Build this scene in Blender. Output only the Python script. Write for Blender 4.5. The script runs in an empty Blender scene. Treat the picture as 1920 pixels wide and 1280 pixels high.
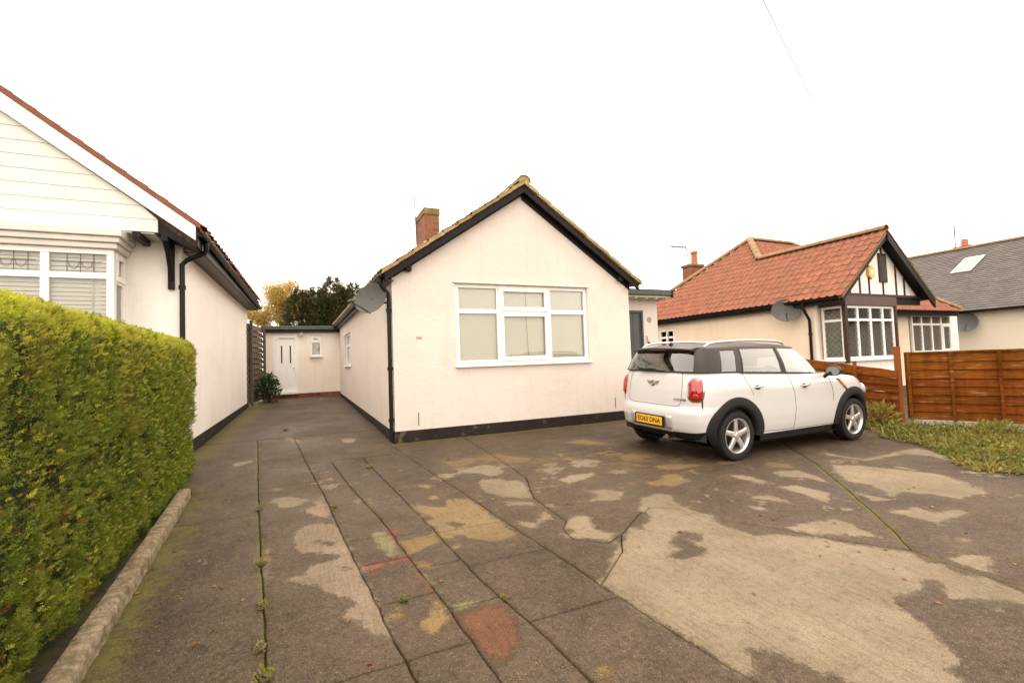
import bpy, bmesh, math, random
import numpy as np
from mathutils import Vector, Matrix, noise
from mathutils.geometry import delaunay_2d_cdt

random.seed(7); RNG = np.random.default_rng(7)
R = math.radians
SC = bpy.context.scene
COL = SC.collection

# ---------------------------------------------------------------- camera
cam_d = bpy.data.cameras.new('camera')
cam_d.sensor_width = 36.0
cam_d.lens = 36.0 * 876.0 / 1920.0
cam_d.clip_start = 0.05
cam_d.clip_end = 3000
cam = bpy.data.objects.new('camera', cam_d)
COL.objects.link(cam)
CAM_H = 1.54
_yaw, _pit, _rol = R(24.3), R(2.5), R(2.06)
_f = Vector((math.sin(_yaw) * math.cos(_pit), math.cos(_yaw) * math.cos(_pit), math.sin(_pit)))
_r0 = Vector((math.cos(_yaw), -math.sin(_yaw), 0)); _u0 = _r0.cross(_f)
_r = _r0 * math.cos(_rol) - _u0 * math.sin(_rol)
_u = _u0 * math.cos(_rol) + _r0 * math.sin(_rol)
cam.matrix_world = Matrix(((_r.x, _u.x, -_f.x, 0), (_r.y, _u.y, -_f.y, 0), (_r.z, _u.z, -_f.z, CAM_H), (0, 0, 0, 1)))
SC.camera = cam

# ---------------------------------------------------------------- overcast sky and weak sun
SUN_EL, SUN_AZ = R(72), R(222)          # high, behind and to the left of the camera
world = bpy.data.worlds.new('World'); SC.world = world; world.use_nodes = True
_n = world.node_tree.nodes; _l = world.node_tree.links; _n.clear()
_out = _n.new('ShaderNodeOutputWorld'); _bg = _n.new('ShaderNodeBackground')
_sky = _n.new('ShaderNodeTexSky'); _sky.sky_type = 'NISHITA'; _sky.sun_disc = False
_sky.sun_elevation = SUN_EL; _sky.sun_rotation = SUN_AZ
_sky.air_density = 1.0; _sky.dust_density = 3.0; _sky.ozone_density = 1.0
_mix = _n.new('ShaderNodeMix'); _mix.data_type = 'RGBA'
_mix.inputs[0].default_value = 0.88                 # cloud cover
_mix.inputs[7].default_value = (11.6, 10.05, 8.5, 1)   # flat white cloud, warm as the photograph's white balance
_l.new(_sky.outputs[0], _mix.inputs[6]); _l.new(_mix.outputs[2], _bg.inputs[0])
_bg.inputs[1].default_value = 0.12
_l.new(_bg.outputs[0], _out.inputs[0])
sun_d = bpy.data.lights.new('sun', 'SUN'); sun_d.energy = 0.5; sun_d.angle = R(40); sun_d.color = (1, .95, .87)
sun = bpy.data.objects.new('sun', sun_d); COL.objects.link(sun)
_sd = Vector((math.sin(SUN_AZ) * math.cos(SUN_EL), math.cos(SUN_AZ) * math.cos(SUN_EL), math.sin(SUN_EL)))
sun.rotation_euler = _sd.to_track_quat('Z', 'Y').to_euler(); sun.location = (-6, -8, 14)
vs = SC.view_settings
vs.view_transform = 'Standard'; vs.look = 'None'; vs.gamma = 1.0; vs.use_curve_mapping = False
vs.exposure = 1.30
SC.cycles.max_bounces = 6
SC.cycles.transparent_max_bounces = 12

def gz(y): return 0.03 * y        # the drive climbs gently from the street

# ---------------------------------------------------------------- helpers
class MB:
    """collects geometry for ONE mesh object"""
    def __init__(s): s.v = []; s.f = []; s.m = []
    def add(s, verts, faces, mi=0):
        b = len(s.v); s.v += [tuple(p) for p in verts]
        for f in faces: s.f.append(tuple(b + i for i in f)); s.m.append(mi)
        return s
    def box(s, x0, x1, y0, y1, z0, z1, T=None, mi=0):
        c = [(x0,y0,z0),(x1,y0,z0),(x1,y1,z0),(x0,y1,z0),(x0,y0,z1),(x1,y0,z1),(x1,y1,z1),(x0,y1,z1)]
        if T: c = [T(*p) for p in c]
        return s.add(c, [(0,3,2,1),(4,5,6,7),(0,1,5,4),(1,2,6,5),(2,3,7,6),(3,0,4,7)], mi)
    def prism(s, poly, d, mi=0):
        """poly: list of 3D points (planar), extruded by vector d"""
        n = len(poly); d = Vector(d)
        a = [Vector(p) for p in poly]; b = [p + d for p in a]
        fs = [tuple(range(n))[::-1], tuple(range(n, 2 * n))]
        for i in range(n): fs.append((i, (i + 1) % n, n + (i + 1) % n, n + i))
        return s.add(a + b, fs, mi)
    def tube(s, pts, r, n=8, mi=0, caps=True):
        pts = [Vector(p) for p in pts]; rs = r if isinstance(r, (list, tuple)) else [r] * len(pts)
        rings = []; up = None
        for i, p in enumerate(pts):
            d = (pts[min(i + 1, len(pts) - 1)] - pts[max(i - 1, 0)])
            d = d.normalized() if d.length > 1e-9 else Vector((0, 0, 1))
            if up is None: up = Vector((0, 0, 1)) if abs(d.z) < .9 else Vector((1, 0, 0))
            a = d.cross(up); a = a.normalized() if a.length > 1e-6 else d.orthogonal().normalized()
            b = a.cross(d).normalized(); up = b
            rings.append([p + (a * math.cos(2 * math.pi * k / n) + b * math.sin(2 * math.pi * k / n)) * rs[i] for k in range(n)])
        vs_ = [q for r_ in rings for q in r_]; fs = []
        for i in range(len(pts) - 1):
            for k in range(n):
                fs.append((i * n + k, i * n + (k + 1) % n, (i + 1) * n + (k + 1) % n, (i + 1) * n + k))
        if caps: fs += [tuple(range(n))[::-1], tuple((len(pts) - 1) * n + k for k in range(n))]
        return s.add(vs_, fs, mi)
    def lathe(s, prof, n=24, T=None, mi=0, a0=0, a1=2 * math.pi):
        """prof: (radius, height) about local z"""
        vs_ = []; full = abs(a1 - a0 - 2 * math.pi) < 1e-6; m = n if full else n + 1
        for k in range(m):
            a = a0 + (a1 - a0) * k / n
            for r, h in prof:
                p = (r * math.cos(a), r * math.sin(a), h); vs_.append(T(*p) if T else p)
        q = len(prof); fs = []
        for k in range(n):
            for j in range(q - 1):
                k2 = (k + 1) % m
                fs.append((k * q + j, k2 * q + j, k2 * q + j + 1, k * q + j + 1))
        return s.add(vs_, fs, mi)
    def grid(s, P, mi=0, flip=False):
        """P: 2D list of points"""
        h = len(P); w = len(P[0]); fs = []
        for i in range(h - 1):
            for j in range(w - 1):
                f = (i * w + j, i * w + j + 1, (i + 1) * w + j + 1, (i + 1) * w + j)
                fs.append(f[::-1] if flip else f)
        return s.add([p for r in P for p in r], fs, mi)
    def mesh(s, name):
        me = bpy.data.meshes.new(name); me.from_pydata(s.v, [], s.f); me.update(); return me
    def build(s, name, mat, parent=None, smooth=False, bevel=0, fix=True, angle=40):
        me = s.mesh(name)
        if fix:
            bm = bmesh.new(); bm.from_mesh(me)
            bmesh.ops.remove_doubles(bm, verts=bm.verts, dist=1e-5)
            bmesh.ops.recalc_face_normals(bm, faces=bm.faces)
            bm.to_mesh(me); bm.free()
        return link(name, me, mat, parent, smooth, bevel, s.m if not fix else None, angle)

def link(name, me, mat, parent=None, smooth=False, bevel=0, mi=None, angle=40):
    o = bpy.data.objects.new(name, me); COL.objects.link(o)
    for m_ in (mat if isinstance(mat, (list, tuple)) else [mat]): me.materials.append(m_)
    if mi is not None and len(mi) == len(me.polygons) and any(mi): me.polygons.foreach_set('material_index', mi)
    if smooth:
        me.polygons.foreach_set('use_smooth', [True] * len(me.polygons))
        if hasattr(me, 'set_sharp_from_angle'): me.set_sharp_from_angle(angle=R(angle))
    if bevel:
        b = o.modifiers.new('bevel', 'BEVEL'); b.width = bevel; b.segments = 2; b.limit_method = 'ANGLE'; b.angle_limit = R(40)
    if parent is not None: attach(o, parent)
    return o

def attach(o, parent):
    o.parent = parent
    if parent.type == 'EMPTY' and not parent.get('_local'):
        o.location = o.location - parent.location     # meshes of the place are written in world metres

def tag(o, label=None, cat=None, group=None, kind=None):
    if label: o['label'] = label
    if cat: o['category'] = cat
    if group: o['group'] = group
    if kind: o['kind'] = kind
    return o

def thing(name, label, cat, loc=(0, 0, 0), group=None, rot=None, local=False):
    o = bpy.data.objects.new(name, None); COL.objects.link(o)
    o.location = loc; o.empty_display_size = .2
    if rot is not None: o.rotation_euler = rot
    if local: o['_local'] = 1
    return tag(o, label, cat, group)

def frameT(O, U, N):
    """local (u, v, d) -> world, u along the wall, v up, d outwards"""
    O = Vector(O); U = Vector(U).normalized(); N = Vector(N).normalized(); Z = Vector((0, 0, 1))
    return lambda u, v, d: tuple(O + U * u + Z * v + N * d)

def in_poly(px, py, poly):
    c = False; n = len(poly); j = n - 1
    for i in range(n):
        xi, yi = poly[i]; xj, yj = poly[j]
        if (yi > py) != (yj > py) and px < (xj - xi) * (py - yi) / (yj - yi) + xi: c = not c
        j = i
    return c

def sdf_poly(P, poly):
    """signed distance of N points to a polygon (negative inside)"""
    P = np.asarray(P); V = np.asarray(poly); W = np.roll(V, -1, 0)
    d = np.full(len(P), 1e9); ins = np.zeros(len(P), bool)
    for a, b in zip(V, W):
        e = b - a; w = P - a
        t = np.clip((w @ e) / max(e @ e, 1e-12), 0, 1)
        d = np.minimum(d, np.hypot(*(w - t[:, None] * e).T))
        c = ((a[1] > P[:, 1]) != (b[1] > P[:, 1]))
        if abs(e[1]) > 1e-12: ins ^= c & (P[:, 0] < e[0] * (P[:, 1] - a[1]) / e[1] + a[0])
    return np.where(ins, -d, d)

def holed(outline, holes=(), thick=.2, T=None, reveal=None):
    """wall sheet with rectangular openings: outline (u, v), holes (u0, u1, v0, v1); front at d=0, back at d=-thick"""
    vs_ = [Vector(p) for p in outline]; es = [(i, (i + 1) % len(outline)) for i in range(len(outline))]
    loops = [list(range(len(outline)))]
    for (u0, u1, v0, v1) in holes:
        b = len(vs_); vs_ += [Vector(p) for p in ((u0, v0), (u1, v0), (u1, v1), (u0, v1))]
        es += [(b, b + 1), (b + 1, b + 2), (b + 2, b + 3), (b + 3, b)]
    res = delaunay_2d_cdt(vs_, es, [], 0, 1e-6)
    ov, of = res[0], res[2]
    mb = MB(); fr = []
    for f in of:
        c = sum((ov[i] for i in f), Vector((0, 0))) / len(f)
        if not in_poly(c.x, c.y, outline): continue
        if any(u0 < c.x < u1 and v0 < c.y < v1 for (u0, u1, v0, v1) in holes): continue
        fr.append(tuple(f))
    mb.add([T(p.x, p.y, 0) for p in ov], fr)
    mb.add([T(p.x, p.y, -thick) for p in ov], [f[::-1] for f in fr])
    def band(L, th):
        n = len(L)
        mb.add([T(u, v, 0) for u, v in L] + [T(u, v, -th) for u, v in L], [(i, (i + 1) % n, n + (i + 1) % n, n + i) for i in range(n)])
    band(outline, thick)
    for (u0, u1, v0, v1) in holes: band([(u0, v0), (u1, v0), (u1, v1), (u0, v1)], thick)
    return mb

# ---------------------------------------------------------------- materials
def srgb(r, g, b):
    return tuple((c / 12.92 if c <= .04045 else ((c + .055) / 1.055) ** 2.4) for c in (r / 255, g / 255, b / 255))

def M(name, col, rough=.6, var=.12, vs=5.0, bump=0, bs=60, metal=0, spec=.28, coat=0, rand=0, island=0,
      col2=None, s2=3.0, t2=.55, w2=.12, rv=0, bump2=0, bs2=8, stretch=None):
    m = bpy.data.materials.new(name); m.use_nodes = True
    nt = m.node_tree; N = nt.nodes; L = nt.links; b = N['Principled BSDF']
    geo = N.new('ShaderNodeNewGeometry'); pos = geo.outputs['Position']
    if stretch:
        mp = N.new('ShaderNodeMapping'); mp.inputs['Scale'].default_value = stretch
        L.new(pos, mp.inputs[0]); pos = mp.outputs[0]
    def noi(scale, det=4, rough_=.6):
        t = N.new('ShaderNodeTexNoise'); t.inputs['Scale'].default_value = scale
        t.inputs['Detail'].default_value = det; t.inputs['Roughness'].default_value = rough_
        L.new(pos, t.inputs['Vector']); return t.outputs['Fac']
    def mix(f, a, c, mode='MIX'):
        x = N.new('ShaderNodeMix'); x.data_type = 'RGBA'; x.blend_type = mode
        for i, q in ((0, f), (6, a), (7, c)):
            if hasattr(q, 'is_linked') or hasattr(q, 'links'): L.new(q, x.inputs[i])
            elif i == 0: x.inputs[0].default_value = q
            else: x.inputs[i].default_value = (*q[:3], 1)
        return x.outputs[2]
    def ramp(x, lo, hi):
        r = N.new('ShaderNodeMapRange'); r.inputs[1].default_value = lo; r.inputs[2].default_value = hi
        r.clamp = True; L.new(x, r.inputs[0]); return r.outputs[0]
    base = mix(ramp(noi(vs), .3, .7), tuple(c * (1 - var) for c in col), tuple(min(c * (1 + var), 1) for c in col))
    if rand or island:
        src = N.new('ShaderNodeObjectInfo').outputs['Random'] if rand else geo.outputs['Random Per Island']
        k = rand or island
        h = N.new('ShaderNodeHueSaturation'); L.new(base, h.inputs['Color'])
        mr = N.new('ShaderNodeMapRange'); mr.inputs[3].default_value = 1 - k; mr.inputs[4].default_value = 1 + k
        L.new(src, mr.inputs[0]); L.new(mr.outputs[0], h.inputs['Value'])
        mh = N.new('ShaderNodeMapRange'); mh.inputs[3].default_value = .5 - .03 * k; mh.inputs[4].default_value = .5 + .03 * k
        ml = N.new('ShaderNodeMath'); ml.operation = 'FRACT'; mm = N.new('ShaderNodeMath'); mm.operation = 'MULTIPLY'
        mm.inputs[1].default_value = 7.3; L.new(src, mm.inputs[0]); L.new(mm.outputs[0], ml.inputs[0])
        L.new(ml.outputs[0], mh.inputs[0]); L.new(mh.outputs[0], h.inputs['Hue'])
        base = h.outputs[0]
    if col2: base = mix(ramp(noi(s2, 6), t2 - w2 / 2, t2 + w2 / 2), base, col2)
    if hasattr(base, 'links'): L.new(base, b.inputs['Base Color'])
    b.inputs['Roughness'].default_value = rough
    if rv:
        mr = N.new('ShaderNodeMapRange'); mr.inputs[3].default_value = max(rough - rv, .03); mr.inputs[4].default_value = min(rough + rv, 1)
        L.new(noi(vs * .7), mr.inputs[0]); L.new(mr.outputs[0], b.inputs['Roughness'])
    b.inputs['Metallic'].default_value = metal
    b.inputs['Specular IOR Level'].default_value = spec
    if coat: b.inputs['Coat Weight'].default_value = coat; b.inputs['Coat Roughness'].default_value = .06
    if bump:
        bp = N.new('ShaderNodeBump'); bp.inputs['Strength'].default_value = 1.0; bp.inputs['Distance'].default_value = bump
        L.new(noi(bs, 5), bp.inputs['Height'])
        if bump2:
            b2 = N.new('ShaderNodeBump'); b2.inputs['Strength'].default_value = 1.0; b2.inputs['Distance'].default_value = bump2
            L.new(noi(bs2, 3), b2.inputs['Height']); L.new(b2.outputs[0], bp.inputs['Normal'])
        L.new(bp.outputs[0], b.inputs['Normal'])
    return m

def glass(name, tint=(.9, .95, .92), refl=1.0, rough=.02):
    """thin window pane: Fresnel reflection over clear transmission"""
    m = bpy.data.materials.new(name); m.use_nodes = True
    nt = m.node_tree; N = nt.nodes; L = nt.links; N.clear()
    o = N.new('ShaderNodeOutputMaterial'); mx = N.new('ShaderNodeMixShader'); tr = N.new('ShaderNodeBsdfTransparent')
    gl = N.new('ShaderNodeBsdfGlossy'); fr = N.new('ShaderNodeFresnel'); fr.inputs[0].default_value = 1.52
    mu = N.new('ShaderNodeMath'); mu.operation = 'MULTIPLY'; mu.inputs[1].default_value = 1.7 * refl; mu.use_clamp = True
    tr.inputs[0].default_value = (*tint, 1); gl.inputs['Roughness'].default_value = rough
    L.new(fr.outputs[0], mu.inputs[0]); L.new(mu.outputs[0], mx.inputs[0]); L.new(tr.outputs[0], mx.inputs[1]); L.new(gl.outputs[0], mx.inputs[2])
    L.new(mx.outputs[0], o.inputs[0])
    return m

def leafmat(name, col, col2, trans=.25, island=.35, rough=.6):
    m = M(name, col, rough=rough, var=.15, vs=2.2, island=island, col2=col2, s2=1.6, t2=.55, w2=.25, spec=.3)
    N = m.node_tree.nodes; L = m.node_tree.links; b = N['Principled BSDF']; o = [n for n in N if n.type == 'OUTPUT_MATERIAL'][0]
    t = N.new('ShaderNodeBsdfTranslucent'); mx = N.new('ShaderNodeMixShader'); mx.inputs[0].default_value = trans
    src = b.inputs['Base Color'].links[0].from_socket
    L.new(src, t.inputs[0]); L.new(b.outputs[0], mx.inputs[1]); L.new(t.outputs[0], mx.inputs[2]); L.new(mx.outputs[0], o.inputs[0])
    return m

MAT = {
 'render': M('cream_render', (.68, .612, .56), .85, .03, 1.2, bump=.0035, bs=38, bump2=.007, bs2=9, spec=.25, col2=(.65, .58, .52), s2=2.4, t2=.66, w2=.25),
 'render_l': M('white_render', (.85, .82, .785), .85, .03, 1.0, bump=.003, bs=45, bump2=.006, bs2=7, spec=.25),
 'render_a': M('annexe_render', (.80, .735, .65), .85, .04, 1.0, bump=.004, bs=45, spec=.25),
 'render_r': M('buff_render', (.74, .62, .49), .85, .04, .8, bump=.004, bs=40, spec=.25),
 'render_f': M('far_render', (.66, .60, .49), .85, .04, .5, spec=.25),
 'upvc': M('white_upvc', (.82, .80, .78), .35, .02, 3, spec=.4),
 'cladding': M('cream_cladding', (.70, .69, .64), .4, .03, 2),
 'lead': M('grey_white_moulding', (.66, .62, .58), .5, .06, 4),
 'black': M('black_paint', (.013, .010, .009), .5, .25, 9, spec=.16, rv=.1, bump=.0015, bs=25),
 'plinth': M('black_plinth', (.016, .012, .010), .75, .3, 6, bump=.006, bs=22, col2=(.09, .06, .045), s2=5, t2=.66, w2=.1),
 'gutter': M('black_plastic', (.012, .010, .0095), .4, .2, 12, spec=.2, rv=.1),
 'brownp': M('brown_paint', (.045, .024, .02), .45, .2, 7),
 'brownfascia': M('brown_fascia', (.10, .065, .06), .5, .1, 5),
 'redtile': M('red_clay_tile', (.245, .092, .055), .85, .24, 7, bump=.004, bs=50, rand=.13, col2=(.20, .09, .055), s2=1.3, t2=.56, w2=.4),
 'redtile_i': M('red_clay_tile_far', (.245, .092, .055), .85, .24, 7, bump=.004, bs=50, island=.13, col2=(.20, .09, .055), s2=1.3, t2=.56, w2=.4),
 'ridge': M('ridge_tile', (.31, .15, .085), .8, .25, 8, bump=.005, bs=40, rand=.15, col2=(.20, .17, .08), s2=5, t2=.5, w2=.2),
 'browntile': M('mossy_brown_tile', (.36, .245, .125), .85, .22, 9, bump=.006, bs=40, rand=.2, col2=(.24, .19, .08), s2=4, t2=.60, w2=.2),
 'browntile_i': M('mossy_brown_tile_rest', (.34, .245, .125), .85, .22, 9, bump=.006, bs=40, island=.2, col2=(.20, .185, .07), s2=4, t2=.56, w2=.2),
 'felt': M('green_felt', (.075, .09, .075), .7, .15, 8, bump=.003, bs=60),
 'soffit': M('soffit', (.60, .55, .46), .7, .05, 4),
 'dish': M('dish_grey', (.072, .070, .068), .5, .1, 10),
 'dishmetal': M('dish_metal', (.05, .05, .05), .4, .2, 10),
 'alu': M('aluminium', (.6, .58, .55), .35, .1, 20, metal=.9),
 'greydoor': M('grey_door', (.075, .085, .09), .4, .06, 5),
 'kerb': M('mossy_concrete', (.25, .195, .13), .95, .35, 22, bump=.02, bs=60, col2=(.12, .095, .045), s2=12, t2=.56, w2=.2, bump2=.02, bs2=14),
 'fence': M('brown_fence', (.16, .046, .006), .8, .3, 3.5, spec=.08, bump=.004, bs=30, rand=.2, stretch=(1, 1, 9), col2=(.29, .15, .065), s2=3.2, t2=.64, w2=.10),
 'post': M('brown_post', (.19, .048, .008), .65, .2, 4, bump=.004, bs=30, rand=.1),
 'oldwood': M('old_grey_wood', (.105, .080, .055), .85, .25, 6, bump=.006, bs=30, rand=.2, stretch=(1, 1, 6)),
 'concrete': M('pale_concrete', (.36, .33, .29), .85, .15, 5, bump=.006, bs=40),
 'blind': M('blind_fabric', (.80, .77, .66), .8, .03, 2),
 'blindw': M('white_blind', (.86, .82, .79), .7, .02, 2),
 'net': M('net_curtain', (.62, .59, .54), .85, .2, 5),
 'dark': M('dark_room', (.07, .065, .06), .9, .2, 3),
 'glass': glass('window_glass', (.96, .97, .94), 1.0),
 'glassdark': glass('window_glass_dim', (.8, .83, .8), 1.3),
 'leadline': M('lead_line', (.10, .10, .095), .5, .1, 10),
 'alarm': M('alarm_yellow', (.72, .47, .10), .45, .08, 6),
 'slate': M('grey_slate', (.098, .088, .083), .7, .16, 3, bump=.004, bs=30, col2=(.13, .12, .09), s2=1.2, t2=.66, w2=.2),
 'terracotta': M('terracotta', (.40, .135, .07), .75, .2, 8, bump=.003, bs=40),
 'bark': M('bark', (.09, .068, .05), .9, .3, 10, bump=.01, bs=20),
 'galv': M('galvanised_wire', (.16, .14, .13), .6, .1, 10),
}
def brickmat(name, c1, c2, mortar, sx=.215, sy=.065, gap=.012):
    m = M(name, c1, .85, .2, 12, bump=.003, bs=60)
    N = m.node_tree.nodes; L = m.node_tree.links; b = N['Principled BSDF']
    t = N.new('ShaderNodeTexBrick'); t.inputs['Scale'].default_value = 1.0
    t.inputs['Brick Width'].default_value = sx + gap; t.inputs['Row Height'].default_value = sy + gap; t.inputs['Mortar Size'].default_value = gap / 2
    t.inputs['Color1'].default_value = (*c1, 1); t.inputs['Color2'].default_value = (*c2, 1); t.inputs['Mortar'].default_value = (*mortar, 1)
    g = N.new('ShaderNodeNewGeometry'); sp = N.new('ShaderNodeSeparateXYZ'); cb = N.new('ShaderNodeCombineXYZ'); ad = N.new('ShaderNodeMath')
    L.new(g.outputs['Position'], sp.inputs[0]); L.new(sp.outputs[0], ad.inputs[0]); L.new(sp.outputs[1], ad.inputs[1])
    L.new(ad.outputs[0], cb.inputs[0]); L.new(sp.outputs[2], cb.inputs[1]); L.new(cb.outputs[0], t.inputs['Vector'])
    mx = N.new('ShaderNodeMix'); mx.data_type = 'RGBA'; mx.blend_type = 'MULTIPLY'; mx.inputs[0].default_value = .35
    src = b.inputs['Base Color'].links[0].from_socket
    L.new(t.outputs['Color'], mx.inputs[6]); L.new(src, mx.inputs[7]); L.new(t.outputs['Color'], b.inputs['Base Color'])
    return m
MAT['brick'] = brickmat('chimney_brick', (.18, .068, .036), (.24, .10, .055), (.17, .125, .085))
MAT['brickp'] = M('red_brick', (.17, .06, .036), .85, .25, 10, bump=.003, bs=60, rand=.25)

def weather(m, amt, sc=(7, 7, .55), lo=.52, hi=.74, tint=(.93, .90, .86)):
    """faint vertical rain marks and old touch-ups on a painted wall"""
    N = m.node_tree.nodes; L = m.node_tree.links; b = N['Principled BSDF']; src = b.inputs['Base Color'].links[0].from_socket
    g = N.new('ShaderNodeNewGeometry'); out = src
    for scale, l_, h_, t_ in ((sc, lo, hi, tint), ((1.1, 1.1, 1.4), .50, .60, tuple((1 + c) / 2 for c in tint))):
        mp = N.new('ShaderNodeMapping'); mp.inputs['Scale'].default_value = scale; L.new(g.outputs['Position'], mp.inputs[0])
        n = N.new('ShaderNodeTexNoise'); n.inputs['Scale'].default_value = 1; n.inputs['Detail'].default_value = 6; n.inputs['Roughness'].default_value = .65; L.new(mp.outputs[0], n.inputs['Vector'])
        r = N.new('ShaderNodeMapRange'); r.inputs[1].default_value = l_; r.inputs[2].default_value = h_; r.inputs[4].default_value = amt; L.new(n.outputs['Fac'], r.inputs[0])
        x = N.new('ShaderNodeMix'); x.data_type = 'RGBA'; x.blend_type = 'MULTIPLY'; x.inputs[7].default_value = (*t_, 1)
        L.new(r.outputs[0], x.inputs[0]); L.new(out, x.inputs[6]); out = x.outputs[2]
    L.new(out, b.inputs['Base Color'])
for k_ in ('render', 'render_l', 'render_a', 'render_r'): weather(MAT[k_], .8)
weather(MAT['fence'], .9, (9, 9, 1.2), .45, .7, (.62, .58, .55))
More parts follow.
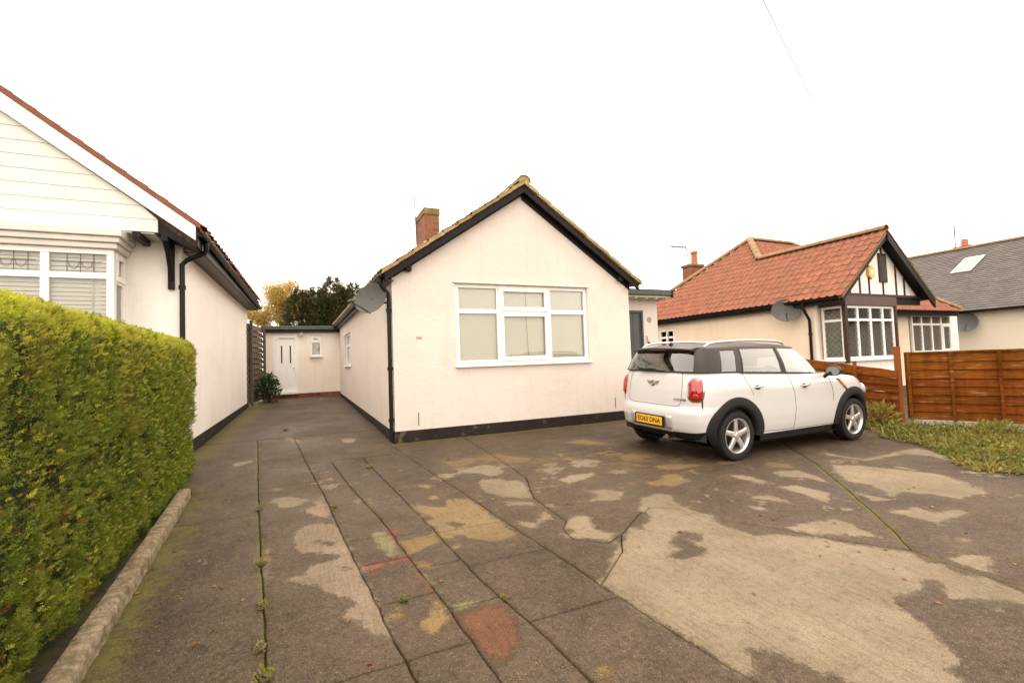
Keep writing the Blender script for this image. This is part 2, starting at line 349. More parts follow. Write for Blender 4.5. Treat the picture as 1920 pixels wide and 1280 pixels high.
WEAR=[('p',[(0.18,5.58),(0.22,5.20),(0.25,4.82),(0.32,4.13),(0.35,3.68),(0.39,3.24),(0.43,2.89),(0.44,2.61),(0.38,2.63),(0.34,2.71),(0.27,2.86),(0.18,2.98),(0.24,3.07),(0.26,3.17),(0.13,3.31),(0.03,3.48),(-0.11,3.63),(-0.01,3.66),(0.05,3.81),(0.13,3.83),(0.23,3.86),(0.17,3.96),(-0.04,4.05),(-0.10,4.35),(-0.08,4.54),(0.00,4.68),(0.14,4.68),(0.26,4.58),(0.24,4.72),(0.13,4.86),(-0.02,5.10),(0.07,5.19),(0.11,5.39)]),
('x',[(0.05,4.25),(0.11,4.27),(0.26,4.15),(0.18,4.12),(0.12,4.15)]),
('x',[(0.25,3.66),(0.28,3.69),(0.31,3.66),(0.27,3.61)]),
('p',[(-0.33,5.66),(-0.18,5.71),(0.08,5.47),(-0.01,5.33),(-0.18,5.27),(-0.27,5.44)]),
('p',[(-0.32,4.29),(-0.25,4.25),(-0.22,4.01),(-0.25,3.84),(-0.19,3.70),(-0.24,3.69),(-0.26,3.57),(-0.29,3.86)]),
('p',[(-0.43,5.62),(-0.38,5.50),(-0.37,5.23),(-0.40,5.31)]),
('p',[(-0.34,6.16),(-0.23,6.16),(-0.22,6.02),(-0.32,6.00)]),
('g',[(0.51,4.19),(0.64,4.24),(0.68,3.66),(0.58,3.68),(0.53,3.90)]),
('p',[(0.46,5.23),(0.53,5.24),(0.57,4.98),(0.49,5.00)]),
('g',[(0.59,5.16),(0.68,5.16),(0.60,4.91)]),
('r',[(0.38,3.61),(0.70,3.62),(0.70,3.55),(0.53,3.55),(0.45,3.51),(0.40,3.37),(0.39,3.40)]),
('r',[(0.71,3.50),(0.74,3.18),(0.74,3.13),(0.68,3.28)]),
('r',[(0.71,3.08),(0.74,3.08),(0.74,3.03),(0.71,3.02)]),
('y',[(0.68,2.99),(0.74,2.99),(0.78,2.60),(0.74,2.55),(0.75,2.67),(0.68,2.58),(0.62,2.58),(0.58,2.67),(0.61,2.73),(0.65,2.75),(0.69,2.84)]),
('y',[(0.46,2.93),(0.50,2.93),(0.55,2.82),(0.51,2.78),(0.46,2.84)]),
('r',[(0.66,4.17),(0.79,4.24),(0.79,4.13),(0.70,4.09),(0.69,3.93),(0.67,4.00)]),
('y',[(0.70,3.95),(0.99,3.95),(1.01,3.76),(0.95,3.72),(0.84,3.70),(0.70,3.65)]),
('y',[(0.72,3.55),(0.88,3.36),(0.79,3.35),(0.72,3.36)]),
('g',[(0.75,3.33),(0.78,3.27),(0.77,3.10),(0.75,3.10)]),
('g',[(0.78,3.06),(0.82,2.89),(0.84,2.81),(0.99,2.80),(0.98,2.74),(0.80,2.74)]),
('R',[(0.80,2.71),(0.91,2.66),(0.97,2.72),(1.08,2.67),(1.09,2.55),(1.07,2.40),(1.04,2.29),(0.92,2.20),(0.87,2.19),(0.84,2.22),(0.81,2.46)]),
('s',[(0.96,4.79),(1.14,4.66),(1.26,4.55),(1.35,4.77),(1.57,4.68),(1.59,4.41),(1.60,3.98),(1.62,3.59),(1.45,3.55),(1.30,3.63),(1.15,3.84),(1.06,3.71),(1.18,3.60),(1.05,3.58),(1.02,4.04)]),
('x',[(1.15,4.10),(1.23,4.12),(1.33,4.04),(1.24,4.00)]),
('x',[(0.98,4.37),(1.05,4.40),(1.08,4.29),(1.01,4.25)]),
('s',[(1.21,5.43),(1.31,5.43),(1.36,5.29),(1.26,5.25)]),
('s',[(1.19,4.97),(1.28,4.98),(1.29,4.80),(1.19,4.79)]),
('g',[(0.79,2.39),(0.80,2.31),(0.82,2.14),(0.78,2.23)]),
('y',[(1.20,1.93),(1.27,1.97),(1.34,1.96),(1.33,1.88),(1.26,1.85)]),
('c',[(1.85,5.18),(1.94,5.28),(2.14,5.23),(2.15,5.10),(2.33,5.06),(2.27,4.73),(2.15,4.39),(2.06,4.43),(1.90,4.54),(1.89,4.64),(1.79,4.82),(1.81,5.01)]),
('c',[(1.85,5.84),(2.19,5.94),(2.42,5.73),(2.34,5.67),(2.26,5.44),(2.15,5.34),(2.03,5.44),(1.99,5.59),(1.84,5.67)]),
('m',[(1.77,6.41),(1.91,6.37),(2.35,6.46),(2.64,6.47),(2.75,6.23),(2.95,5.94),(2.73,5.86),(2.56,5.80),(2.45,5.98),(2.27,6.25),(1.92,5.98),(1.79,6.13)]),
('c',[(1.86,4.44),(2.12,4.29),(2.09,4.18),(1.83,4.32)]),
('p',[(1.74,3.89),(1.88,3.78),(2.07,4.00),(2.09,3.84),(2.06,3.75),(1.97,3.76),(1.79,3.67),(1.73,3.73)]),
('c',[(2.71,4.85),(2.91,4.94),(3.04,4.93),(3.26,4.94),(3.22,4.83),(3.00,4.71),(2.74,4.66)]),
('c',[(2.59,4.04),(2.79,4.15),(2.84,4.32),(2.96,4.30),(3.09,4.16),(3.12,4.11),(2.90,3.95),(2.73,3.98)]),
('c',[(2.21,3.78),(2.36,3.73),(2.35,3.63),(2.26,3.42),(2.33,3.25),(2.24,3.12),(2.09,3.25),(2.00,3.32),(1.93,3.36),(1.92,3.48),(2.04,3.54),(2.14,3.64)]),
('x',[(1.97,3.45),(2.07,3.50),(2.06,3.40),(1.98,3.39)]),
('c',[(2.16,4.17),(2.26,4.14),(2.19,4.01)]),
('m',[(3.89,6.67),(4.28,6.73),(4.45,6.22),(4.13,6.30)]),
('m',[(3.29,6.09),(3.46,5.99),(3.36,5.83)]),
('c',[(3.19,5.40),(3.43,5.34),(3.22,5.21)]),
('m',[(4.08,5.50),(4.33,5.44),(4.14,5.15),(3.92,5.20)]),
('m',[(4.10,4.81),(4.43,4.68),(4.63,4.64),(4.70,4.53),(4.29,4.50),(4.05,4.67)]),
('m',[(3.53,4.28),(3.73,4.28),(3.87,4.43),(4.11,4.38),(3.99,4.08),(3.67,4.00),(3.64,4.07),(3.47,4.16)]),
('c',[(2.96,4.20),(3.12,4.14),(2.94,3.99),(2.78,3.95)]),
('c',[(4.55,4.05),(4.73,3.92),(4.71,3.68),(4.56,3.71),(4.53,3.91)]),
('c',[(5.13,3.90),(5.44,3.79),(5.34,3.44),(5.22,3.30),(5.22,3.56),(5.02,3.72)]),
('c',[(4.61,3.48),(4.86,3.39),(4.89,3.10),(4.53,2.85),(4.62,3.16)]),
('c',[(4.09,3.40),(4.32,3.32),(4.28,2.98),(4.23,3.13),(4.08,3.33)]),
('c',[(3.86,3.21),(3.96,3.08),(3.86,3.05),(3.81,3.13)]),
('m',[(5.44,4.25),(5.66,4.06),(5.47,3.89),(5.28,4.07)]),
('c',[(3.60,2.70),(3.90,2.68),(4.20,2.65),(4.24,2.50),(4.09,2.25),(3.84,2.43),(3.68,2.58)]),
('c',[(2.35,3.17),(2.54,3.32),(2.61,3.23),(2.82,3.38),(2.87,3.56),(2.84,3.61),(3.13,3.87),(3.41,3.89),(3.44,3.79),(3.33,3.61),(3.31,3.33),(3.35,3.20),(3.27,3.08),(3.27,2.80),(3.30,2.70),(3.48,2.66),(3.58,2.53),(3.70,2.47),(3.84,2.23),(4.02,1.99),(3.92,1.86),(3.98,1.79),(3.93,1.67),(4.00,1.57),(3.97,1.41),(3.92,1.33),(3.78,1.29),(3.76,1.36),(3.63,1.45),(3.48,1.55),(3.65,1.65),(3.68,1.71),(3.55,1.70),(3.45,1.66),(3.30,1.67),(3.15,1.66),(3.09,1.53),(3.03,1.42),(2.95,1.32),(2.86,1.24),(2.71,1.20),(2.67,1.11),(2.52,0.93),(2.17,1.10),(2.23,1.37),(2.19,1.45),(2.15,1.53),(2.13,1.63),(2.09,1.70),(2.04,1.71),(1.95,1.64),(1.88,1.55),(1.83,1.49),(1.84,1.57),(1.84,1.79),(1.80,2.06),(1.77,2.36),(1.75,2.62)]),
('x',[(2.43,2.76),(2.56,2.75),(2.59,2.81),(2.61,2.92),(2.82,3.02),(2.93,2.98),(2.90,2.85),(2.85,2.83),(2.77,2.86),(2.74,2.79),(2.79,2.73),(2.76,2.67),(2.63,2.63),(2.49,2.66),(2.42,2.73)]),
('c',[(6.60,4.27),(6.63,3.75),(7.64,3.79),(7.94,3.76),(7.88,3.52),(7.47,3.10),(7.55,3.46),(7.40,3.67),(6.61,3.65),(6.47,4.09)]),
('c',[(6.02,3.77),(6.29,3.56),(6.46,3.22),(6.62,2.94),(6.50,2.67),(6.23,2.38),(5.73,2.39),(5.70,2.60),(5.52,2.77),(5.29,2.76),(5.54,3.04),(5.44,3.26),(5.73,3.53)]),
('c',[(4.77,2.53),(5.12,2.49),(5.12,2.30),(5.37,2.30),(5.39,2.18),(4.99,2.19),(4.79,2.15),(4.83,2.32)]),
('c',[(4.13,1.81),(4.31,1.78),(4.43,1.69),(4.19,1.62),(4.10,1.55),(4.09,1.67)]),
('c',[(4.60,1.96),(4.66,1.89),(4.44,1.85)]),
('p',[(-0.33,10.17),(-0.22,10.24),(-0.13,9.49),(0.00,9.18),(-0.07,8.90),(-0.26,9.34)]),
('p',[(0.63,9.03),(0.87,8.88),(0.78,8.49),(0.64,8.58)]),
('p',[(0.51,17.64),(0.64,17.76),(0.63,16.72),(0.50,16.63)]),
('p',[(-0.92,7.84),(-0.70,7.93),(-0.66,7.76),(-0.86,7.53)]),
]
# ---------------------------------------------------------------- ground, drive slabs
WCOL = {'p': (.27, .21, .15), 's': (.25, .175, .09), 'r': (.25, .088, .05), 'R': (.175, .08, .04), 'g': (.22, .205, .115),
        'y': (.225, .155, .065), 'c': (.27, .22, .15), 'm': (.20, .135, .065)}

def wearfield(P):
    P = np.asarray(P); d = np.full(len(P), 1.0); c = np.tile(np.array([.225, .178, .115]), (len(P), 1)); best = np.full(len(P), 1e9)
    for k, poly in WEAR:
        if k == 'x': continue
        lo = np.min(poly, 0) - .6; hi = np.max(poly, 0) + .6
        s = ((P > lo) & (P < hi)).all(1)
        if not s.any(): continue
        q = sdf_poly(P[s], poly); i = np.where(s)[0]
        d[i] = np.minimum(d[i], q); u = i[q < best[i]]
        best[i] = np.minimum(best[i], q); c[u] = WCOL[k]
    for k, poly in WEAR:
        if k != 'x': continue
        lo = np.min(poly, 0) - .6; hi = np.max(poly, 0) + .6
        s = ((P > lo) & (P < hi)).all(1)
        if s.any(): d[s] = np.maximum(d[s], -sdf_poly(P[s], poly))
    return d, c

def polydist(P, line):
    P = np.asarray(P); L = np.asarray(line, float); d = np.full(len(P), 1e9)
    for a, b in zip(L[:-1], L[1:]):
        e = b - a; w = P - a; t = np.clip((w @ e) / max(e @ e, 1e-12), 0, 1)
        d = np.minimum(d, np.hypot(*(w - t[:, None] * e).T))
    return d

J1 = [(.02, .3), (-.17, 2.56), (-.24, 3.37), (-.35, 4.65), (-.51, 6.61), (-.70, 9.12), (-.74, 9.6)]
J2 = [(.58, .3), (.47, 2.24), (.43, 2.61), (.38, 3.27), (.29, 4.32), (.21, 5.47), (.07, 6.99), (-.15, 9.6)]
J3 = [(.92, .3), (.82, 2.15), (.80, 2.41), (.76, 3.07), (.71, 3.63), (.66, 4.40), (.49, 5.76), (.36, 7.2)]
J4 = [(1.32, .3), (1.20, 1.94), (1.16, 2.38), (1.08, 2.94), (1.05, 3.42), (1.02, 4.04), (.96, 4.83), (.84, 6.56), (.80, 7.2)]
J5 = [(1.95, .3), (1.86, 1.57), (1.80, 2.06), (1.75, 2.61), (1.72, 3.0), (1.68, 3.39), (1.60, 4.56), (1.51, 5.6), (1.40, 6.95), (1.385, 7.2), (1.33, 8.05)]
J6 = [(2.60, 8.05), (2.50, 6.0), (2.42, 5.09), (2.17, 4.40), (2.13, 3.68), (2.01, 3.54), (1.97, 3.31), (2.17, 3.12), (2.37, 3.21), (2.19, 2.96), (1.75, 2.61)]
J7 = [(8.7, 8.05), (7.3, 5.7), (5.89, 3.87), (5.18, 3.11), (4.48, 2.39), (4.06, 2.0), (4.02, 1.81), (4.03, 1.58), (3.99, 1.41), (3.9, .3)]
J8 = [(2.37, 3.21), (2.9, 3.72), (3.15, 4.01), (3.20, 3.52), (3.31, 3.12), (3.54, 2.76), (3.69, 2.47), (3.86, 2.24), (4.06, 2.0)]
J8b = [(2.37, 3.21), (2.78, 3.50), (3.02, 3.62), (3.20, 3.46), (3.31, 3.12), (3.54, 2.76), (3.69, 2.47), (3.86, 2.24), (4.06, 2.0)]
LEFT = [(-.93, .3), (-1.0, 3.0), (-1.16, 6.4), (-1.5, 6.9), (-1.66, 8.6), (-1.6, 9.6)]
def at(line, y):
    for (x0, y0), (x1, y1) in zip(line[:-1], line[1:]):
        if min(y0, y1) - 1e-9 <= y <= max(y0, y1) + 1e-9:
            return x0 + (x1 - x0) * (y - y0) / (y1 - y0 if y1 != y0 else 1)
    return line[0][0] if abs(y - line[0][1]) < abs(y - line[-1][1]) else line[-1][0]
def strip(A, B, ya, yb, sl=0.0):
    """piece of paving between two joints"""
    L = [(at(A, ya), ya)] + [p for p in A if ya < p[1] < yb] + [(at(A, yb), yb)]
    Q = [(at(B, ya + sl), ya + sl)] + [p for p in B if ya + sl < p[1] < yb + sl] + [(at(B, yb + sl), yb + sl)]
    return Q + L[::-1]
SLABS = []
for A, B, cuts in ((LEFT, J1, (.3, 5.2, 9.6)), (J1, J2, (.3, 2.42, 6.15, 9.6)), (J2, J3, (.3, 1.3, 2.42, 3.01, 3.61, 4.12, 5.1, 7.2)),
                   (J3, J4, (.3, 1.9, 2.77, 3.38, 4.05, 5.1, 7.2)), (J4, J5, (.3, 1.3, 2.45, 3.25, 3.96, 5.3, 7.2))):
    for a, b in zip(cuts[:-1], cuts[1:]): SLABS.append(strip(A, B, a, b))
SLABS.append(strip([(.05, 7.2), (-.15, 9.6)], [(1.385, 7.2), (1.33, 8.05), (1.40, 8.12), (1.39, 9.6)], 7.2, 9.6))
SLABS.append([(-1.6, 9.6), (1.39, 9.6), (1.27, 18.4), (-1.3, 18.4), (-1.3, 16.4), (-1.48, 16.3)])
i0 = 3
SLABS.append([p for p in J5[3:]] + [p for p in J6][:-1])                                   # between the house corner and the crack
SLABS.append([(1.95, .3), (3.9, .3)] + J7[::-1][1:5] + J8b[::-1] + [(2.19, 2.96), (1.75, 2.61)] + [(1.80, 2.06), (1.86, 1.57)])
SLABS.append(J6[:9] + J8b[1:-1] + J7[::-1][4:])
SLABS.append(J7 + [(10.9, .3), (10.4, 3.5), (9.85, 4.8), (9.7, 8.05)])

def resample(poly, step):
    out = []; n = len(poly)
    for i in range(n):
        a = Vector(poly[i]); b = Vector(poly[(i + 1) % n]); k = max(1, int((b - a).length / step))
        for j in range(k): out.append(a.lerp(b, j / k))
    return out
def inset(poly, d):
    n = len(poly); ar = sum(poly[i].x * poly[(i + 1) % n].y - poly[(i + 1) % n].x * poly[i].y for i in range(n))
    s = 1 if ar > 0 else -1; out = []
    for i in range(n):
        e1 = (poly[i] - poly[i - 1]); e2 = (poly[(i + 1) % n] - poly[i])
        n1 = Vector((-e1.y, e1.x)).normalized(); n2 = Vector((-e2.y, e2.x)).normalized()
        m = n1 + n2; m = m.normalized() if m.length > .3 else n1
        k = 1 / max(m.dot(n1), .5)
        out.append(poly[i] + m * d * s * k)
    return out
MOSSL = [(LEFT, .40, .63), (J1, .05, .60), (J7[2:], .05, .68), ([(1.3, 8.0), (6.5, 8.0)], .30, .60), ([(1.36, 8.0), (1.25, 18.3)], .25, .35),
         (J2, .02, .35), (J5, .03, .45), ([(-1.6, 8.6), (-1.3, 16.3), (-1.2, 18.3)], .6, .74)]
def surf(x, y): return gz(y) + .006 * noise.noise((x * .9, y * .9, 3.1))

def slabmat():
    m = bpy.data.materials.new('worn_tarmac'); m.use_nodes = True
    nt = m.node_tree; N = nt.nodes; L = nt.links; b = N['Principled BSDF']
    geo = N.new('ShaderNodeNewGeometry'); pos = geo.outputs['Position']
    def noi(scale, det=4, ro=.6, vec=None):
        t = N.new('ShaderNodeTexNoise'); t.inputs['Scale'].default_value = scale; t.inputs['Detail'].default_value = det; t.inputs['Roughness'].default_value = ro
        L.new(vec or pos, t.inputs['Vector']); return t.outputs['Fac']
    def math_(op, a, c, clamp=False):
        x = N.new('ShaderNodeMath'); x.operation = op; x.use_clamp = clamp
        for i, q in ((0, a), (1, c)):
            if hasattr(q, 'links'): L.new(q, x.inputs[i])
            else: x.inputs[i].default_value = q
        return x.outputs[0]
    def rng(x, a, c, d=0., e=1.):
        r = N.new('ShaderNodeMapRange'); r.clamp = True
        for i, q in enumerate((a, c, d, e)): r.inputs[i + 1].default_value = q
        L.new(x, r.inputs[0]); return r.outputs[0]
    def mix(f, a, c, mode='MIX'):
        x = N.new('ShaderNodeMix'); x.data_type = 'RGBA'; x.blend_type = mode
        for i, q in ((0, f), (6, a), (7, c)):
            if hasattr(q, 'links'): L.new(q, x.inputs[i])
            elif i == 0: x.inputs[0].default_value = q
            else: x.inputs[i].default_value = (*q, 1)
        return x.outputs[2]
    def attr(n):
        a = N.new('ShaderNodeAttribute'); a.attribute_name = n; return a
    w = attr('wear').outputs['Fac']; wc = attr('wearcol').outputs['Color']; mo = attr('moss').outputs['Fac']
    # edge of the worn patches broken up by noise
    e1 = math_('MULTIPLY', math_('SUBTRACT', noi(7, 6, .70), .5), .20)
    e2 = math_('MULTIPLY', math_('SUBTRACT', noi(55, 6, .85), .5), .17)
    sd = math_('ADD', math_('ADD', w, e1), e2)
    # scattered small bald spots where the coating is thin
    spots = rng(noi(5.5, 6, .7), .655, .70)
    mask = rng(sd, -.020, .014, 1., 0.)
    bald = rng(math_('ADD', math_('MULTIPLY', attr('bald').outputs['Fac'], .115), math_('ADD', noi(2.3, 8, .72), math_('MULTIPLY', math_('SUBTRACT', noi(55, 5, .8), .5), .06))), .645, .675, 0., .85)
    mask = math_('MAXIMUM', mask, bald)
    thin = rng(math_('ADD', w, math_('MULTIPLY', math_('SUBTRACT', noi(4, 5, .7), .5), .5)), -.1, .30, 1., 0.)
    # dark coating: binder, aggregate, worn and faded areas
    agg = N.new('ShaderNodeTexVoronoi'); agg.inputs['Scale'].default_value = 95; L.new(pos, agg.inputs['Vector'])
    coat = mix(rng(noi(1.3, 5), .3, .7), (.058, .038, .021), (.090, .061, .036))
    coat = mix(rng(noi(.55, 5, .65), .42, .62), coat, (.118, .083, .051))
    coat = mix(math_('MULTIPLY', rng(noi(2.6, 7, .78), .50, .60), .55), coat, (.145, .103, .060))
    coat = mix(math_('MULTIPLY', rng(noi(6.5, 7, .8), .53, .60), .5), coat, (.042, .028, .016))
    coat = mix(math_('MULTIPLY', thin, .5), coat, (.155, .112, .066))
    coat = mix(rng(noi(26, 6, .85), .44, .56), coat, (.58, .56, .54), 'MULTIPLY')
    coat = mix(rng(agg.outputs['Distance'], .10, .42), coat, (.62, .60, .58), 'MULTIPLY')
    coat = mix(rng(noi(60, 4, .8), .60, .66), coat, (.19, .14, .09))
    coat = mix(rng(noi(210, 2), .60, .70), coat, (.24, .185, .125))
    coat = mix(math_('MULTIPLY', spots, .45), coat, (.22, .165, .105))
    # bare concrete and slabs underneath
    bare = mix(rng(noi(3, 5), .3, .75), wc, (.78, .74, .68), 'MULTIPLY')
    bare = mix(rng(noi(110, 4, .8), .45, .62), bare, (.60, .58, .55), 'MULTIPLY')
    bare = mix(rng(noi(210, 2), .66, .74), bare, (.44, .38, .30))
    bare = mix(rng(noi(22, 6, .8), .50, .72), bare, (.60, .55, .50), 'MULTIPLY')
    bare = mix(rng(noi(1.1, 5, .6), .40, .62), bare, (.78, .79, .77), 'MULTIPLY')
    mpb = N.new('ShaderNodeMapping'); mpb.inputs['Rotation'].default_value = (0, 0, R(-38)); mpb.inputs['Scale'].default_value = (55, 3.5, 1); L.new(pos, mpb.inputs[0])
    bare = mix(rng(noi(1.0, 3, .6, mpb.outputs[0]), .48, .68), bare, (.80, .78, .75), 'MULTIPLY')
    col = mix(mask, coat, bare)
    # lip shadowless dirt line where the coating ends (grit gathers there)
    mossn = rng(math_('ADD', mo, math_('ADD', math_('MULTIPLY', math_('SUBTRACT', noi(5, 6, .75), .5), 1.5), math_('MULTIPLY', math_('SUBTRACT', noi(60, 4, .7), .5), .9))), .42, .70)
    col = mix(math_('MULTIPLY', mossn, .88), col, mix(noi(40, 3), (.040, .036, .008), (.150, .130, .022)))
    L.new(col, b.inputs['Base Color'])
    wet = rng(noi(.8, 4), .35, .65, .50, .75)
    rc = mix(mask, wet, (.78, .78, .78)); rr = N.new('ShaderNodeSeparateColor'); L.new(rc, rr.inputs[0]); L.new(rr.outputs[0], b.inputs['Roughness'])
    b.inputs['Specular IOR Level'].default_value = .25
    hgt = math_('ADD', math_('MULTIPLY', mask, -.25), math_('ADD', math_('MULTIPLY', noi(150, 4, .7), .45), math_('MULTIPLY', noi(30, 4), .25)))
    bp = N.new('ShaderNodeBump'); bp.inputs['Strength'].default_value = 1; bp.inputs['Distance'].default_value = .012
    L.new(hgt, bp.inputs['Height']); L.new(bp.outputs[0], b.inputs['Normal'])
    return m
MAT['slab'] = slabmat()

def make_slab(poly, parent):
    bb = np.array(poly); near = bb[:, 1].min()
    big = bb[:, 1].max() > 12
    step = .20 if big else (.05 if near < 5 else .08)
    bd = resample([Vector(p) for p in poly], .06 if not big else .25)
    bd = [p + Vector((noise.noise((p.x * 6, p.y * 6, 0)), noise.noise((p.x * 6, p.y * 6, 9)))) * .010 for p in bd]
    o1 = inset(bd, .0045); o2 = inset(bd, .012)
    xs = np.arange(bb[:, 0].min(), bb[:, 0].max(), step); ys = np.arange(bb[:, 1].min(), bb[:, 1].max(), step)
    G = np.array([(x + (step / 2 if j % 2 else 0), y) for j, y in enumerate(ys) for x in xs])
    s = sdf_poly(G, [tuple(p) for p in o2]); G = G[s < -step * .6]
    pts = [p.copy() for p in o2] + [Vector(p) for p in G]
    n = len(o2); res = delaunay_2d_cdt(pts, [(i, (i + 1) % n) for i in range(n)], [], 0, 1e-7)
    ov = res[0]; fs = []
    A = np.array([tuple(p) for p in ov]); tri = np.array(res[2]); cen = A[tri].mean(1)
    keep = sdf_poly(cen, [tuple(p) for p in o2]) < 0
    mb = MB(); mb.add([(p[0], p[1], surf(p[0], p[1])) for p in A], [tuple(t) for t in tri[keep]])
    rings = [[(p.x, p.y, surf(p.x, p.y)) for p in o2], [(p.x, p.y, surf(p.x, p.y) - .007) for p in o1], [(p.x, p.y, surf(p.x, p.y) - .05) for p in o1]]
    for a, c in zip(rings[:-1], rings[1:]):
        mb.add(a + c, [(i, (i + 1) % n, n + (i + 1) % n, n + i) for i in range(n)])
    o = mb.build('slab', MAT['slab'], parent, smooth=True, angle=50)
    me = o.data; V = np.empty(len(me.vertices) * 3); me.vertices.foreach_get('co', V); V = V.reshape(-1, 3)[:, :2]
    d, c = wearfield(V)
    a = me.attributes.new('wear', 'FLOAT', 'POINT'); a.data.foreach_set('value', d.astype(np.float32))
    a = me.attributes.new('wearcol', 'FLOAT_COLOR', 'POINT'); a.data.foreach_set('color', np.c_[c, np.ones(len(c))].astype(np.float32).ravel())
    mo = np.zeros(len(V))
    for ln, wd, k in MOSSL: mo = np.maximum(mo, k * np.exp(-(polydist(V, ln) / wd) ** 2))
    fd = np.zeros(len(V))
    for (cx_, cy_, rx_, ry_) in ((3.6, 5.2, 2.2, 1.3), (5.0, 3.6, 1.6, .9), (6.6, 3.1, 1.4, 1.1), (2.1, 5.6, .8, 1.0), (.2, 6.2, .7, .9)): fd = np.maximum(fd, np.exp(-((V[:, 0] - cx_) / rx_) ** 2 - ((V[:, 1] - cy_) / ry_) ** 2))
    a = me.attributes.new('bald', 'FLOAT', 'POINT'); a.data.foreach_set('value', fd.astype(np.float32))
    a = me.attributes.new('moss', 'FLOAT', 'POINT'); a.data.foreach_set('value', mo.astype(np.float32))
    return o

# base earth: one sheet out to the horizon, below the slabs
g = MB()
xs = [-900, -60, -12, -3, 0, 3, 8, 14, 40, 900]; ys = [-900, -40, -6, 0, 2, 5, 9, 14, 20, 40, 900]
g.grid([[(x, y, gz(max(min(y, 40), -6)) - .045) for x in xs] for y in ys])
MAT['earth'] = M('damp_earth', (.040, .030, .017), .9, .3, 6, bump=.02, bs=30, col2=(.06, .065, .018), s2=4, t2=.5, w2=.2)
tag(g.build('ground', MAT['earth']), kind='structure')
drive = MB()
drive.grid([[(x, y, gz(y) - .032) for x in (-1.7, 1.4, 5.0, 10.9)] for y in (.28, 4., 8.0)])
drive.grid([[(x, y, gz(y) - .032) for x in (-1.7, 1.42)] for y in (8.0, 13., 18.45)])
driveway = tag(drive.build('driveway', MAT['earth']), kind='structure')
for sl in SLABS: make_slab(sl, driveway)
# ---------------------------------------------------------------- shared building pieces
def window(parent, T, u0, u1, v0, v1, cols, rows, fw=.055, depth=.07, d0=-.06, mat=None, gl=None, opening=(), name='window', sill=True, lattice=0, lmat=None, beads=True):
    """frame, each pane its own part. cols/rows: inner division positions (u / v)"""
    mat = mat or MAT['upvc']; gl = gl or MAT['glass']
    us = [u0] + list(cols) + [u1]; vsx = [v0] + list(rows) + [v1]
    fr = MB()
    fr.box(u0, u1, v0, v0 + fw, d0 - depth, d0, T2(T)); fr.box(u0, u1, v1 - fw, v1, d0 - depth, d0, T2(T))
    fr.box(u0, u0 + fw, v0 + fw, v1 - fw, d0 - depth, d0, T2(T)); fr.box(u1 - fw, u1, v0 + fw, v1 - fw, d0 - depth, d0, T2(T))
    for c in cols: fr.box(c - fw * .6, c + fw * .6, v0 + fw, v1 - fw, d0 - depth + .004, d0 - .003, T2(T))
    xs = [u0 + fw] + [q for c in cols for q in (c - fw * .6, c + fw * .6)] + [u1 - fw]
    for r in rows:
        for k in range(0, len(xs), 2): fr.box(xs[k], xs[k + 1], r - fw * .55, r + fw * .55, d0 - depth + .006, d0 - .005, T2(T))
    f = fr.build(name, mat, parent, bevel=.006)
    ys = [v0 + fw] + [q for c in rows for q in (c - fw * .55, c + fw * .55)] + [v1 - fw]
    panes = []
    for i in range(len(cols) + 1):
        for j in range(len(rows) + 1):
            a, b, c, d = xs[2 * i], xs[2 * i + 1], ys[2 * j], ys[2 * j + 1]
            if (i, j) in opening:        # a casement sash standing proud of the frame
                sw = .05; s = MB()
                e = .03
                s.box(a - e, b + e, c - e, c + sw, d0 - .03, d0 + .018, T2(T)); s.box(a - e, b + e, d - sw, d + e, d0 - .03, d0 + .018, T2(T))
                s.box(a - e, a + sw, c + sw, d - sw, d0 - .03, d0 + .018, T2(T)); s.box(b - sw, b + e, c + sw, d - sw, d0 - .03, d0 + .018, T2(T))
                s.build('sash', mat, f, bevel=.006)
                a += sw - .003; b -= sw - .003; c += sw - .003; d -= sw - .003
            p = MB(); p.box(a - .004, b + .004, c - .004, d + .004, d0 - .045, d0 - .033, T2(T))
            panes.append(p.build('pane', gl, f))
            if lattice:
                l = MB(); k = -10
                W, H = b - a, d - c
                for sgn in (1, -1):
                    t = -H
                    while t < W + H:
                        pts = []
                        # line u = t + sgn * v
                        for (uu, vv) in ((t, 0), (t + sgn * H, H)): pts.append((uu, vv))
                        (ua, va), (ub, vb) = pts
                        def clip(uu): return min(max(uu, 0), W)
                        if not (max(ua, ub) < 0 or min(ua, ub) > W):
                            ca, cb = clip(ua), clip(ub)
                            v_a = (ca - t) / sgn; v_b = (cb - t) / sgn
                            if abs(v_b - v_a) > .02:
                                l.tube([T2(T)(a + ca, c + v_a, d0 - .030), T2(T)(a + cb, c + v_b, d0 - .030)], .0045, 4)
                        t += lattice
                if l.v: l.build('leading', lmat or MAT['leadline'], f, fix=False)
    if sill:
        s = MB(); s.box(u0 - .03, u1 + .03, v0 - .05, v0, d0 - depth, d0 + .10, T2(T)); s.build('sill', mat, f, bevel=.008)
    return f
def T2(T): return lambda u, v, d: T(u, v, d)

def tilemesh(name, w, L, roll=.034, segs=8, th=.016, lift=.034):
    mb = MB(); prof = []
    for k in range(segs + 1):
        u = k / segs
        h = roll * (math.exp(-((u - .22) / .13) ** 2)) + .010 * math.exp(-((u - 1.0) / .1) ** 2)
        prof.append((u * w, h))
    F = [(u, 0, h + lift) for u, h in prof]; B = [(u, L, h + .004) for u, h in prof]; D = [(u, 0, h + lift - th) for u, h in prof]
    mb.grid([B, F, D])
    me = mb.mesh(name); me.polygons.foreach_set('use_smooth', [True] * len(me.polygons)); me.set_sharp_from_angle(angle=R(50))
    return me

